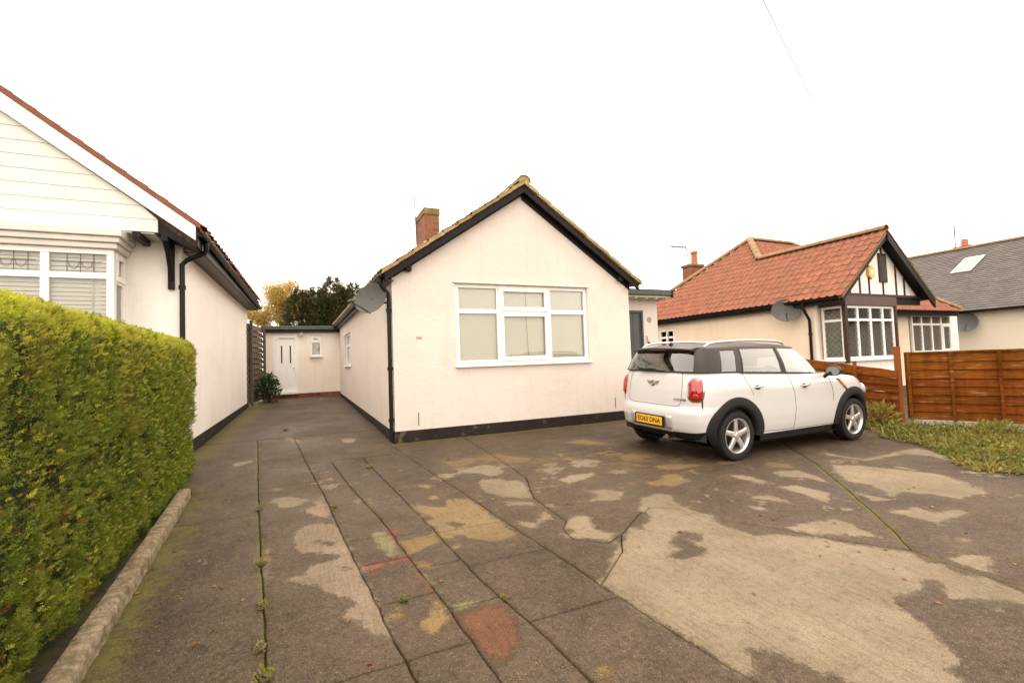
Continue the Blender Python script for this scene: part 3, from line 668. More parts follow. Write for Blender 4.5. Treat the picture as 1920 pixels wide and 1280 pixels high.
def tile_roof(parent, O, U, V, poly, me, w, g, mat, mat_i, budget, prio=None, jit=.004, holes=None):
    """tiles laid on a slope; U along the eaves, V up the slope, poly in (u, v)"""
    O = Vector(O); U = Vector(U).normalized(); V = Vector(V).normalized(); Nn = U.cross(V).normalized()
    if Nn.z < 0: raise ValueError('roof normal')
    us = [p[0] for p in poly]; vv = [p[1] for p in poly]; spots = []
    j = 0; v = min(vv)
    while v < max(vv):
        u = min(us)
        while u < max(us):
            if in_poly(u + w / 2, v + g * .5, poly) and not (holes and holes(u + w / 2, v + g / 2)): spots.append((u, v))
            u += w
        v += g; j += 1
    C = Vector((0, 0, CAM_H))
    key = prio or (lambda u, v: (O + U * u + V * v - C).length)
    spots.sort(key=lambda s: key(*s))
    if mat is not None and not me.materials: me.materials.append(mat)
    rest = MB(); src = [tuple(p.co) for p in me.vertices]; fsrc = [tuple(p.vertices) for p in me.polygons]
    for k, (u, v) in enumerate(spots):
        n_ = random.uniform(-jit, jit); p = O + U * (u + random.uniform(-jit, jit)) + V * (v + random.uniform(-jit, jit)) + Nn * n_
        if k < budget:
            o = bpy.data.objects.new('tile', me); COL.objects.link(o)
            o.matrix_basis = Matrix(((U.x, V.x, Nn.x, p.x), (U.y, V.y, Nn.y, p.y), (U.z, V.z, Nn.z, p.z), (0, 0, 0, 1)))
            o.parent = parent
        else:
            rest.add([p + U * a + V * b + Nn * c for a, b, c in src], fsrc)
    if rest.v:
        o = rest.build('tiles', mat_i, parent, smooth=True, fix=False); o['kind'] = 'stuff'
    return len(spots)

def ridge_run(parent, a, b, r=.11, n=None, mat=None, name='ridge_tile', step=.42):
    """half round tiles along a ridge or hip, each one a piece"""
    a = Vector(a); b = Vector(b); d = b - a; L = d.length; n = n or max(1, round(L / step)); d.normalize()
    s = d.cross(Vector((0, 0, 1))).normalized(); up = s.cross(d).normalized()
    me = None; q = L / n
    mb = MB(); P = []
    for end, rr in ((0, r * 1.06), (q * 1.03, r * .96)):
        P.append([(math.cos(t) * rr, end, math.sin(t) * rr * .8) for t in np.linspace(-.25, math.pi + .25, 11)])
    mb.grid(P); P2 = [[(x * .86, y, z * .82) for x, y, z in P[0]], P[0]]; mb.grid(P2)
    me = mb.mesh(name); me.materials.append(mat or MAT['ridge']); me.polygons.foreach_set('use_smooth', [True] * len(me.polygons)); me.set_sharp_from_angle(angle=R(50))
    for k in range(n):
        o = bpy.data.objects.new(name, me); COL.objects.link(o); p = a + d * q * k
        o.matrix_basis = Matrix(((s.x, d.x, up.x, p.x), (s.y, d.y, up.y, p.y), (s.z, d.z, up.z, p.z), (0, 0, 0, 1)))
        o.parent = parent

def satellite_dish(label, mount, centre, facing, r=.28, group=None, arm_side=0.0):
    """oval reflector with feed arm, seen from its front; mount = point on the wall"""
    t = thing('satellite_dish', label, 'satellite dish', mount, group)
    n = Vector(facing).normalized(); c = Vector(centre); up = Vector((0, 0, 1)); s = up.cross(n).normalized(); up = n.cross(s)
    T = lambda x, y, z: tuple(c + s * x * 1.06 + up * y * .96 + n * z)
    prof = [(r * k / 8, .055 * (k / 8) ** 2 * r / .28) for k in range(9)]
    prof += [(r * 1.015, prof[-1][1] - .004), (r, prof[-1][1] - .012)] + [(r * k / 8, .055 * (k / 8) ** 2 * r / .28 - .012) for k in range(7, -1, -1)]
    mb = MB(); mb.lathe(prof, 32, T); mb.build('reflector', MAT['dish'], t, smooth=True)
    foot = Vector(T(0, -r * .92, .035)); head = Vector(T(arm_side * r, -r * .62, r * 1.15))
    a = MB(); a.tube([foot - n * .05, foot + n * .03, head], .012, 6); arm = a.build('feed_arm', MAT['dishmetal'], t, smooth=True)
    b = MB(); dd = (Vector(T(0, 0, .03)) - head).normalized(); b.tube([head - dd * .05, head, head + dd * .03, head + dd * .055], [.02, .032, .034, .026], 10); b.build('feed_horn', MAT['dishmetal'], arm, smooth=True)
    m = MB(); w = Vector(mount); e = c - n * .10
    m.tube([w, w + (e - w) * .5 + Vector((0, 0, -.02)), e + Vector((0, 0, -.05)), e + Vector((0, 0, .05)), c], .018, 8); m.build('wall_bracket', MAT['dishmetal'], t, smooth=True)
    return t

def downpipe(parent, pts, r=.034, clips=()):
    d = MB(); d.tube(pts, r, 10); o = d.build('downpipe', MAT['gutter'], parent, smooth=True)
    for p in clips:
        c = MB(); x, y, z = p; c.tube([(x, y, z - .03), (x, y, z + .03)], r * 1.35, 10); c.build('pipe_clip', MAT['gutter'], o, smooth=True)
    return o

def gutter(parent, a, b, r=.058, side=(1, 0, 0)):
    a = Vector(a); b = Vector(b); s = Vector(side).normalized(); P = []
    for p in (a, b):
        P.append([p + s * math.cos(t) * r + Vector((0, 0, math.sin(t) * r)) for t in np.linspace(math.pi, 2 * math.pi, 9)] +
                 [p + s * math.cos(t) * r * .9 + Vector((0, 0, math.sin(t) * r * .9)) for t in np.linspace(2 * math.pi, math.pi, 9)])
    g_ = MB(); g_.grid(P); g_.add(P[0], [tuple(range(18))]); return g_.build('gutter', MAT['gutter'], parent, smooth=True)

# ---------------------------------------------------------------- the white gabled bungalow in the middle
bung = thing('bungalow', 'cream rendered bungalow with brown tiled gable and white six-pane front window', 'house', (3.94, 8.1, gz(8.1)))
SK = .0135                                  # its flank runs very slightly askew
def sx(x, y): return x - SK * (y - 8.1)
BL, BR, BY, BB = 1.43, 6.45, 8.1, 18.35
EZ, AX, AZ = 3.12, 3.96, 4.86               # wall head at eaves, apex x, apex wall height
T_front = frameT((0, BY, 0), (1, 0, 0), (0, -1, 0))
W_ = (2.56, 5.40, 1.52, 3.01)
outl = [(BL, .42), (BR, .42), (BR, EZ), (AX, AZ), (BL, EZ)]
holed(outl, [W_], .26, T_front).build('front_wall', MAT['render'], bung)
SW = (14.75, 16.5, 1.62, 2.62)              # flank window, along y
def T_side(u, v, d): return (sx(BL, u) - d, u, v)
holed([(BY + .001, .42 - .02), (BB, .42 + .2), (BB, EZ), (BY + .001, EZ)], [SW], .24, T_side).build('side_wall', MAT['render'], bung)
mb = MB(); mb.box(BR - .24, BR - .001, BY + .262, BB, .3, EZ); mb.build('side_wall', MAT['render'], bung)
# black painted plinth, slightly uneven
mb = MB(); mb.box(BL - .012, BR + .012, BY - .012, BY + .2, .15, .43)
mb.build('plinth', MAT['plinth'], bung, bevel=.012)
mb = MB(); mb.prism([(sx(BL, BY + .2) - .014, BY + .2, .15), (sx(BL, BB) - .014, BB, .42), (sx(BL, BB) - .014, BB, .63), (sx(BL, BY + .2) - .014, BY + .2, .41)], (.2, 0, 0))
mb.build('plinth', MAT['plinth'], bung)
# broken render at the corner foot
mb = MB(); mb.prism([(BL + .035, BY - .014, .22), (BL + .13, BY - .014, .235), (BL + .10, BY - .014, .30), (BL + .155, BY - .014, .37), (BL + .19, BY - .014, .415), (BL + .09, BY - .014, .42), (BL + .05, BY - .014, .33)], (0, .01, 0)); mb.build('exposed_brick', MAT['oldwood'], bung)
# roof
pitch = math.atan2(AZ - EZ, AX - BL); cp, sp_ = math.cos(pitch), math.sin(pitch)
VY = BY - .17
OV = .17
def roofz(x): return AZ + .14 - abs(x - AX) * math.tan(pitch)
deck = MB()
for s in (-1, 1):
    xe = AX + s * (AX - BL + OV)
    deck.prism([(AX, VY + .03, roofz(AX)), (xe, VY + .03, roofz(xe)), (xe, VY + .03, roofz(xe) - .05), (AX, VY + .03, roofz(AX) - .05)], (-SK * (BB - VY) , BB + .1 - VY, 0))
roof = deck.build('roof', MAT['browntile_i'], bung)
tm = tilemesh('tile', .30, .37, .028)
slope_len = (AX - BL + OV) / cp
xeL = AX - (AX - BL + OV); xeR = AX + (AX - BL + OV)
# left slope: u runs towards the back (from the verge), up = +x
nrm = lambda u, v: Vector(u).cross(Vector(v))
Ud = Vector((-SK, 1, 0)).normalized()
UL = -Ud; VL = Vector((cp, 0, sp_))         # u measured from the back towards the street so the rolls face the verge
yb = BB + .05
Lr = yb - VY
npitch = slope_len / 10
tile_roof(roof, (sx(xeL, yb) - .03 * cp, yb, roofz(xeL) - .03 * sp_), UL, VL, [(0, -.01), (Lr, -.01), (Lr, slope_len + .02), (0, slope_len + .02)], tm, .30, npitch, MAT['browntile'], MAT['browntile_i'], 90,
          prio=lambda u, v: (0 if u > Lr - .65 else (1 if v < .2 else 2)) * 100 - u)
tm2 = tilemesh('tile', .30, .37, .028)
tile_roof(roof, (xeR + .03 * cp, VY, roofz(xeR) - .03 * sp_), Ud, Vector((-cp, 0, sp_)), [(0, -.01), (Lr, -.01), (Lr, slope_len + .02), (0, slope_len + .02)], tm2, .30, npitch, MAT['browntile'], MAT['browntile_i'], 40,
          prio=lambda u, v: u)
MAT['bridge'] = M('mossy_ridge', (.27, .19, .10), .9, .25, 8, bump=.006, bs=40, rand=.15, col2=(.17, .16, .07), s2=5, t2=.5, w2=.2)
mb = MB(); mb.prism([(AX + math.cos(t) * .115, VY - .012, roofz(AX) + .005 + math.sin(t) * .095) for t in np.linspace(-.5, math.pi + .5, 13)], (0, .05, 0)); mb.build('ridge_mortar', MAT['browntile'], roof)
ridge_run(roof, (AX, VY - .02, roofz(AX) + .015), (sx(AX, BB), BB, roofz(AX) + .015), .13, mat=MAT['bridge'], step=.45)
# verge tiles bedded on mortar, stepping course by course
for s in (-1, 1):
    for k in range(10):
        r0 = slope_len * (1 - k / 10) + .02; r1 = slope_len * (1 - (k + 1.06) / 10) + .02
        xa, xb = AX + s * r0 * cp, AX + s * max(r1, 0) * cp; jt = random.uniform(-.012, .012)
        q = MB(); y0 = VY - .015 + jt
        A_ = [(xa, roofz(xa) + .050), (xb, roofz(xb) + .018), (xb, roofz(xb) - .055), (xa, roofz(xa) - .040)]
        q.prism([(x, y0, z) for x, z in A_], (0, .30 - jt, 0)); q.build('verge_tile', MAT['browntile'], roof, bevel=.006)
# undercloak and bargeboards, black
for s in (-1, 1):
    xe = AX + s * (AX - BL + OV * .8)
    def at_(x, dz): return (x, VY + .02, roofz(x) - .062 + dz)
    b = MB(); b.prism([at_(AX, 0), at_(xe, 0), at_(xe, -.13), at_(AX, -.14)], (0, .035, 0)); b.build('bargeboard', MAT['black'], bung, bevel=.004)
    b = MB(); b.prism([(AX, VY + .056, roofz(AX) - .075), (xe, VY + .056, roofz(xe) - .075), (xe, VY + .056, roofz(xe) - .10), (AX, VY + .056, roofz(AX) - .10)], (0, .115, 0)); b.build('verge_soffit', MAT['black'], bung)
    b = MB(); xw = AX + s * (AX - BL - .02)
    hb = .215 if s < 0 else .28
    b.prism([(AX, BY - .03, roofz(AX) - .12), (xw, BY - .03, roofz(xw) - .12), (xw, BY - .03, roofz(xw) - hb), (AX, BY - .03, roofz(AX) - hb - .02)], (0, .028, 0)); b.build('gable_trim', MAT['black'], bung, bevel=.004)
    b = MB(); xq = AX + s * (AX - BL - .33); b.prism([(xq, BY - .10, roofz(xq) - .10), (xq + s * .1, BY - .10, roofz(xq + s * .1) - .10), (xq + s * .1, BY - .10, roofz(xq) - .31), (xq, BY - .10, roofz(xq) - .31)], (0, .098, 0)); b.build('purlin_end', MAT['black'], bung)
# left eaves: fascia, gutter, downpipe
b = MB(); b.prism([(BL - OV + .05, VY + .1, EZ - .14), (BL - OV + .05, VY + .1, EZ + .02), (BL - OV + .08, VY + .1, EZ + .02), (BL - OV + .08, VY + .1, EZ - .14)], (-SK * (BB - VY), BB - VY - .1, 0)); b.build('fascia', MAT['black'], bung)
b = MB(); b.prism([(BL - OV + .08, VY + .1, EZ - .13), (BL + .02, VY + .1, EZ - .13), (BL + .02, VY + .1, EZ - .11), (BL - OV + .08, VY + .1, EZ - .11)], (-SK * (BB - VY), BB - VY - .1, 0)); b.build('eaves_soffit', MAT['brownfascia'], bung)
gutter(bung, (BL - OV - .015, VY + .02, EZ - .02), (sx(BL - OV - .015, BB), BB, EZ - .04))
downpipe(bung, [(BL - OV - .01, BY + .02, EZ - .06), (BL - OV - .01, BY + .02, EZ - .15), (BL - OV + .0, BY + .03, EZ - .20), (BL - .06, BY + .06, EZ - .33), (BL - .05, BY + .06, EZ - .42), (BL - .05, BY + .06, .50), (BL - .055, BY + .05, .27)], .036,
         clips=[(BL - .05, BY + .06, 2.5), (BL - .05, BY + .06, 1.5), (BL - .05, BY + .06, .62)])
# front window: six lights, the middle pair are opening sashes
fr = window(bung, T_front, W_[0], W_[1], W_[2], W_[3], [3.43, 4.505], [2.50], fw=.075, depth=.075, d0=-.045, opening=[(1, 0), (1, 1)])
# head of the opening and trickle vent
mb = MB(); mb.box(W_[0] - .05, W_[1] + .05, BY - .022, BY + .01, W_[3], W_[3] + .03); mb.build('window_head', MAT['render'], bung, bevel=.008)
mb = MB(); mb.box(3.62, 4.05, BY + .024, BY + .043, W_[3] - .052, W_[3] - .012); mb.build('trickle_vent', MAT['cladding'], fr, bevel=.004)
# blinds behind the panes
for k in range(23):
    mb = MB(); x = W_[0] + .10 + k * .118
    a = .03 * math.sin(k * 1.7)
    mb.add([(x - .058, BY + .158 + a * .1, 1.55), (x + .068, BY + .150 + a * .1, 1.55), (x + .068, BY + .150 + a * .1, 2.50), (x - .058, BY + .158 + a * .1, 2.50)], [(0, 1, 2, 3)])
    mb.build('blind_slat', MAT['blind'], bung)
mb = MB(); mb.box(W_[0] + .03, W_[1] - .03, BY + .125, BY + .130, 2.46, 3.0); mb.build('roller_blind', MAT['blindw'], bung)
mb = MB(); mb.tube([(4.03, BY + .119, 2.98), (4.035, BY + .119, 2.3), (4.06, BY + .121, 1.66)], .005, 5); mb.build('blind_cord', MAT['leadline'], bung)
mb = MB(); mb.box(W_[0] - .3, W_[1] + .3, BY + .40, BY + .45, 1.2, 3.1); mb.build('room_back', MAT['dark'], bung)
# flank window
def T_s2(u, v, d): return (sx(BL, u) - d, u, v)
window(bung, T_s2, SW[0], SW[1], SW[2], SW[3], [15.6], [2.25], fw=.06, depth=.07, d0=-.05)
mb = MB(); mb.box(sx(BL, 15) + .15, sx(BL, 15) + .17, SW[0] + .03, SW[1] - .03, SW[2], SW[3] - .02); mb.build('net_curtain', MAT['blindw'], bung)
# small marks on the front wall: vent grille, two rust streaked ties
mb = MB(); mb.box(1.83, 1.93, BY - .008, BY, 2.00, 2.045); mb.build('air_vent', MAT['concrete'], bung, bevel=.003)
for x in (1.83, 5.98):
    mb = MB(); mb.tube([(x, BY - .006, .5), (x + .004, BY - .006, .72)], .006, 5); mb.build('cable_stub', MAT['dishmetal'], bung)
# chimney on the far slope
cx0, cx1, cy0, cy1 = 2.56, 2.90, 10.2, 11.05
mb = MB(); mb.box(cx0, cx1, cy0, cy1, 3.7, 4.92)
ch = mb.build('chimney', MAT['brick'], roof, bevel=.006)
MAT['moss_cap'] = M('mossy_cap', (.20, .15, .085), .9, .3, 9, bump=.01, bs=30, col2=(.14, .13, .05), s2=6, t2=.5, w2=.2)
mb = MB(); mb.box(cx0 - .02, cx1 + .02, cy0 - .02, cy1 + .02, 4.92, 5.08); mb.build('chimney_cap', MAT['moss_cap'], roof, bevel=.02)
mb = MB(); mb.box(cx0 - .04, cx1 + .05, cy0 - .05, cy1 + .04, 3.7, 4.14); mb.build('chimney_flashing', MAT['terracotta'], roof, bevel=.02)
# porch on the right: set-back front wall, flat felt roof, grey door
PY = 8.9
T_porch = frameT((0, PY, 0), (1, 0, 0), (0, -1, 0))
DO = (6.72, 7.50, .40, 2.66)
holed([(BR - .02, .25), (7.93, .25), (7.93, 2.93), (BR - .02, 2.93)], [DO], .2, T_porch).build('porch_wall', MAT['render'], bung)
mb = MB(); mb.box(7.73, 7.93, PY + .202, 13.5, .25, 2.93); mb.build('porch_wall', MAT['render'], bung)
mb = MB(); mb.box(BR + .002, 8.13, 8.52, 13.6, 2.975, 3.12); mb.build('porch_roof', MAT['felt'], bung, bevel=.02)
mb = MB(); mb.box(BR + .01, 8.06, 8.58, 13.5, 2.935, 2.974); mb.build('porch_soffit', MAT['soffit'], bung)
for k in range(5):
    mb = MB(); x = 6.75 + k * .3; mb.box(x, x + .05, 8.6, PY, 2.90, 2.934); mb.build('rafter_end', MAT['soffit'], bung)
mb = MB(); mb.box(8.065, 8.10, 8.50, 8.56, 2.93, 3.10); mb.build('roof_edge_trim', MAT['gutter'], bung)
dr = MB(); dr.box(DO[0], DO[1], PY + .05, PY + .10, DO[2], DO[3]); door = dr.build('door', MAT['greydoor'], bung, bevel=.004)
for k in range(4):
    q = MB(); x = DO[0] + .12 + k * .19; q.box(x - .004, x + .004, PY + .044, PY + .05, DO[2] + .1, DO[3] - .1); q.build('door_groove', MAT['dark'], door)
q = MB(); q.box(6.98, 7.16, PY + .042, PY + .0495, 1.3, 2.2); q.build('door_pane', MAT['dark'], door, bevel=.003)
q = MB(); q.tube([(7.10, PY + .03, 1.05), (7.10, PY + .03, 1.75)], .014, 8); q.build('handle', MAT['alu'], door)
q = MB(); q.box(DO[0] - .0, DO[1] + .0, PY + .005, PY + .049, DO[3] - .05, DO[3]); q.box(DO[1] - .045, DO[1], PY + .005, PY + .049, DO[2], DO[3] - .05); q.build('door_frame', MAT['greydoor'], bung, bevel=.004)
# house number plate and bell
q = MB(); q.lathe([(0, .012), (.06, .012), (.068, 0)], 20, lambda x, y, z: (7.68 + x, PY - .002 - z, 2.44 + y)); num = q.build('number_plaque', MAT['concrete'], bung, smooth=True)
q = MB(); q.tube([(7.58, PY - .03, 1.90), (7.58, PY - .05, 1.99), (7.58, PY - .02, 2.06)], .018, 8); q.build('door_bell', MAT['alu'], bung, smooth=True)
q = MB(); q.box(7.60, 7.66, PY - .03, PY - .001, 1.84, 1.90); q.build('bell_push', MAT['gutter'], bung, bevel=.006)
# floodlight under the porch eaves on the far side
q = MB(); q.box(7.94, 8.12, PY + .3, PY + .42, 2.66, 2.76); q.tube([(7.93, PY + .36, 2.72), (8.05, PY + .36, 2.74)], .02, 6); q.build('outside_lamp', MAT['gutter'], bung, bevel=.008)

satellite_dish('grey satellite dish on the flank of the cream bungalow beside its downpipe', (sx(BL, 8.4), 8.45, 2.68), (1.13, 8.33, 2.71), (-.62, -.70, .30), .29, arm_side=-.55)

# TV aerial on the bungalow's chimney
ta = thing('tv_aerial', 'thin faint mast with small aerial above the brown brick chimney', 'aerial', (cx0 - .03, 10.9, 4.5))
q = MB(); q.tube([(cx0 - .03, 10.9, 4.4), (cx0 - .06, 10.9, 5.75)], .013, 6); q.build('mast', MAT['galv'], ta)
q = MB(); q.tube([(cx0 - .30, 10.9, 5.70), (cx0 + .05, 10.9, 5.70)], .006, 5)
for k in range(4): q.tube([(cx0 - .28 + k * .1, 10.78, 5.70), (cx0 - .28 + k * .1, 11.02, 5.70)], .003, 4)
q.build('element', MAT['galv'], ta)

# ---------------------------------------------------------------- rear annexe across the end of the drive
AYY = 18.35
ann = thing('annexe', 'small flat-roofed cream annexe with white panelled door at the end of the drive', 'outbuilding', (.1, AYY, gz(AYY)))
T_a = frameT((0, AYY, 0), (1, 0, 0), (0, -1, 0))
AD = (-.90, -.13, .73, 2.74); AW = (.30, .66, 2.01, 2.75)
holed([(-1.20, .70), (1.31, .70), (1.31, 2.93), (-1.20, 2.93)], [AD, AW], .2, T_a).build('front_wall', MAT['render_a'], ann)
mb = MB(); mb.box(-1.198, -1.0, AYY + .202, AYY + 4, .5, 2.93); mb.build('side_wall', MAT['render_a'], ann)
mb = MB(); mb.box(-1.26, 1.35, AYY - .14, AYY + 4, 2.96, 3.09); rf = mb.build('flat_roof', MAT['felt'], ann, bevel=.015)
mb = MB(); mb.box(-1.24, 1.33, AYY - .11, AYY - .08, 2.86, 2.958); mb.build('fascia', MAT['black'], ann)
for k in range(11):
    mb = MB(); x = -1.19 + k * .226; mb.box(x, x + .215, AYY - .014, AYY + .09, .50, .70); mb.build('brick', MAT['brickp'], ann, bevel=.006)
d_ = MB(); d_.box(AD[0] + .07, AD[1] - .07, AYY + .03, AYY + .07, AD[2] + .06, AD[3] - .08); adoor = d_.build('door', MAT['upvc'], ann, bevel=.004)
for (a, b, c, e) in ((-.72, -.58, 1.02, 1.55), (-.45, -.31, 1.02, 1.55)):
    q = MB(); q.box(a, b, AYY + .02, AYY + .0295, c, e); q.build('door_panel', MAT['upvc'], adoor, bevel=.008)
for a in (-.66, -.38):
    q = MB(); q.box(a, a + .045, AYY + .022, AYY + .0295, 1.78, 2.40); q.build('door_pane', MAT['dark'], adoor, bevel=.004)
    q = MB(); q.box(a - .035, a, AYY + .018, AYY + .0295, 1.74, 2.44); q.box(a + .045, a + .08, AYY + .018, AYY + .0295, 1.74, 2.44); q.build('pane_bead', MAT['upvc'], adoor, bevel=.003)
q = MB(); q.box(-.235, -.205, AYY + .0, AYY + .03, 1.62, 1.66); q.tube([(-.22, AYY - .02, 1.64), (-.31, AYY - .02, 1.64)], .010, 6); q.build('handle', MAT['alu'], adoor)
q = MB(); q.box(AD[0] + .001, AD[0] + .068, AYY - .01, AYY + .08, AD[2], AD[3]); q.box(AD[1] - .068, AD[1] - .001, AYY - .01, AYY + .08, AD[2], AD[3]); q.box(AD[0] + .068, AD[1] - .068, AYY - .01, AYY + .08, AD[3] - .07, AD[3]); q.box(AD[0] + .068, AD[1] - .068, AYY - .02, AYY + .08, AD[2], AD[2] + .055)
q.build('door_frame', MAT['upvc'], ann, bevel=.005)
q = MB(); q.box(-.95, -.08, AYY - .012, AYY + .01, 2.742, 2.82); q.build('lintel', MAT['render_a'], ann, bevel=.004)
q = MB(); q.box(-.93, -.10, AYY - .10, AYY - .015, .68, .725); q.build('door_step', MAT['soffit'], ann, bevel=.008)
window(ann, T_a, AW[0], AW[1], AW[2], AW[3], [], [2.50], fw=.05, depth=.06, d0=-.02, opening=[(0, 1)])
q = MB(); q.box(AW[0], AW[1], AYY + .16, AYY + .18, AW[2], AW[3]); q.build('net_curtain', MAT['net'], ann)
q = MB(); q.box(-.05, .05, AYY - .15, AYY - .08, 2.73, 2.84); q.tube([(0, AYY, 2.86), (0, AYY - .12, 2.84)], .02, 6); q.build('floodlight', MAT['concrete'], ann, bevel=.008)

# old lattice-and-board fence panel between left neighbour and annexe
of = thing('side_fence', 'weathered grey lapped fence panel beyond the left bungalow beside the leafy shrub', 'fence', (-1.3, 17, gz(17)))
def T_of(u, v, d): return (-1.47 + .125 * (u - 16.35) + d, u, v)
for k in range(14):
    q = MB(); z = .55 + k * .175; q.add([T_of(16.05, z, .0), T_of(18.3, z + .02, .0), T_of(18.3, z + .19, -.03), T_of(16.05, z + .19, -.03), T_of(16.05, z, .022), T_of(18.3, z + .02, .022), T_of(18.3, z + .19, -.01), T_of(16.05, z + .19, -.01)],
        [(0, 1, 2, 3), (4, 5, 6, 7), (0, 1, 5, 4), (1, 2, 6, 5), (2, 3, 7, 6), (3, 0, 4, 7)]); q.build('board', MAT['oldwood'], of)
for u in (16.38, 18.25):
    q = MB(); q.box(u - .05, u + .05, .5, 3.1, .025, .10, T_of); q.build('post', MAT['oldwood'], of, bevel=.006)
# ---------------------------------------------------------------- left neighbour
lh = thing('left_bungalow', 'white bungalow at left with cream clad gable, square bay window and black gutters', 'house', (-3.5, 8.54, gz(8.54)))
LX, LY, LBk = -1.65, 8.54, 16.3
def lx(y): return LX + .0195 * (y - LY)
LT = .744; LEZ = 3.47
def lrz(x): return 3.74 - (x + 1.40) * LT          # upper face of the verge
T_lf = frameT((0, LY, 0), (1, 0, 0), (0, -1, 0))
mb = MB(); mb.prism([(-8.2, LY, .2), (LX, LY, .2), (LX, LY, LEZ + .2), (-5.4, LY, 6.5), (-8.2, LY, 4.4)], (0, .25, 0)); mb.build('front_wall', MAT['render_l'], lh)
def T_ls(u, v, d): return (lx(u) + d, u, v)
mb = MB(); mb.prism([(lx(LY + .252), LY + .252, .28), (lx(LBk), LBk, .46), (lx(LBk), LBk, LEZ), (lx(LY + .252), LY + .252, LEZ)], (-.24, 0, 0)); mb.build('side_wall', MAT['render_l'], lh)
mb = MB(); mb.prism([(lx(LY) + .015, LY + .01, .15), (lx(LBk) + .015, LBk, .40), (lx(LBk) + .015, LBk, .60), (lx(LY) + .015, LY + .01, .46)], (-.2, 0, 0)); mb.build('plinth', MAT['plinth'], lh)
# roof: deck, tiles, white bargeboard
LVY, LAX = 8.06, -5.4
rm = MB()
for s in (1, -1):
    xe = LAX + s * (-1.32 - LAX); 
    def rz2(x): return 3.74 + (4.0 - abs(x - LAX)) * LT
    rm.prism([(LAX, LVY + .02, rz2(LAX)), (xe, LVY + .02, rz2(xe)), (xe, LVY + .02, rz2(xe) - .06), (LAX, LVY + .02, rz2(LAX) - .06)], (.15, LBk - LVY, 0))
lroof = rm.build('roof', MAT['redtile_i'], lh)
lc, ls = math.cos(math.atan(LT)), math.sin(math.atan(LT))
tmr = tilemesh('tile', .27, .37, .03)
Lr2 = LBk - LVY
Ud2 = Vector((.0195, 1, 0)).normalized()
tile_roof(lroof, (-1.30, LVY - .01, rz2(-1.30) + .0), Ud2, Vector((-lc, 0, ls)), [(0, -.02), (Lr2, -.02), (Lr2, 5.1), (0, 5.1)], tmr, .27, .30, MAT['redtile'], MAT['redtile_i'], 40, prio=lambda u, v: u * 10 + v)
b = MB(); b.prism([(-1.385, LVY - .012, rz2(-1.385) - .035), (LAX, LVY - .012, rz2(LAX) - .035), (LAX, LVY - .012, rz2(LAX) - .30), (-1.385, LVY - .012, rz2(-1.385) - .25)], (0, .03, 0)); b.build('bargeboard', MAT['upvc'], lh, bevel=.004)
b = MB(); b.prism([(-1.36, LVY - .016, rz2(-1.36) - .02), (-1.385, LVY - .016, rz2(-1.36) - .02), (-1.385, LVY - .016, 3.40), (-1.36, LVY - .016, 3.40)], (0, .10, 0)); b.build('barge_end', MAT['black'], lh)
b = MB(); b.prism([(-1.33, LVY - .022, rz2(-1.33) + .055), (LAX, LVY - .022, rz2(LAX) + .055), (LAX, LVY - .022, rz2(LAX) - .03), (-1.33, LVY - .022, rz2(-1.33) - .03)], (0, .06, 0)); b.build('verge', MAT['redtile'], lh)
# horizontal cladding boards in the gable, lapped
zb = 3.575; k = 0
while zb < 6.3:
    h = .185
    def xr(z): return min(-1.855, LAX + (3.74 + 4.0 * LT - .27 - z) / LT)
    x1, x2 = xr(zb), xr(zb + h)
    xl = max(-8.0, 2 * LAX - x1)
    b = MB(); yb0 = 8.115
    b.add([(xl, yb0 - .013, zb), (x1, yb0 - .013, zb), (x2, yb0 - .006, zb + h), (2 * LAX - x2, yb0 - .006, zb + h), (xl, yb0 + .02, zb), (x1, yb0 + .02, zb), (x2, yb0 + .02, zb + h), (2 * LAX - x2, yb0 + .02, zb + h)],
          [(0, 1, 2, 3), (7, 6, 5, 4), (0, 4, 5, 1), (1, 5, 6, 2), (3, 2, 6, 7), (0, 3, 7, 4)])
    b.build('cladding_board', MAT['cladding'], lh, bevel=.004); zb += h
b = MB(); b.box(-8, -1.9, 8.13, 8.53, 3.555, 3.574); b.build('jetty_soffit', MAT['cladding'], lh)
b = MB(); b.prism([(-1.86, 8.14, 3.58), (-1.40, 8.14, 3.36), (-1.40, 8.14, 3.40), (-1.86, 8.14, 3.74)], (0, .4, 0)); b.build('eaves_soffit', MAT['black'], lh)
# black beam ends and gallows bracket
b = MB(); b.box(-2.13, -2.04, 8.02, 8.53, 3.46, 3.55); b.build('beam_end', MAT['black'], lh, bevel=.006)
b = MB(); b.box(-1.82, -1.74, LY - .055, LY - .002, 2.82, 3.46); b.box(-1.82, -1.74, 8.10, LY - .002, 3.462, 3.54)
P = [(-1.78, LY - .04, 2.95), (-1.78, LY - .10, 3.15), (-1.78, LY - .22, 3.33), (-1.78, LY - .40, 3.47)]
b.tube(P, .036, 6); b.build('bracket', MAT['black'], lh)
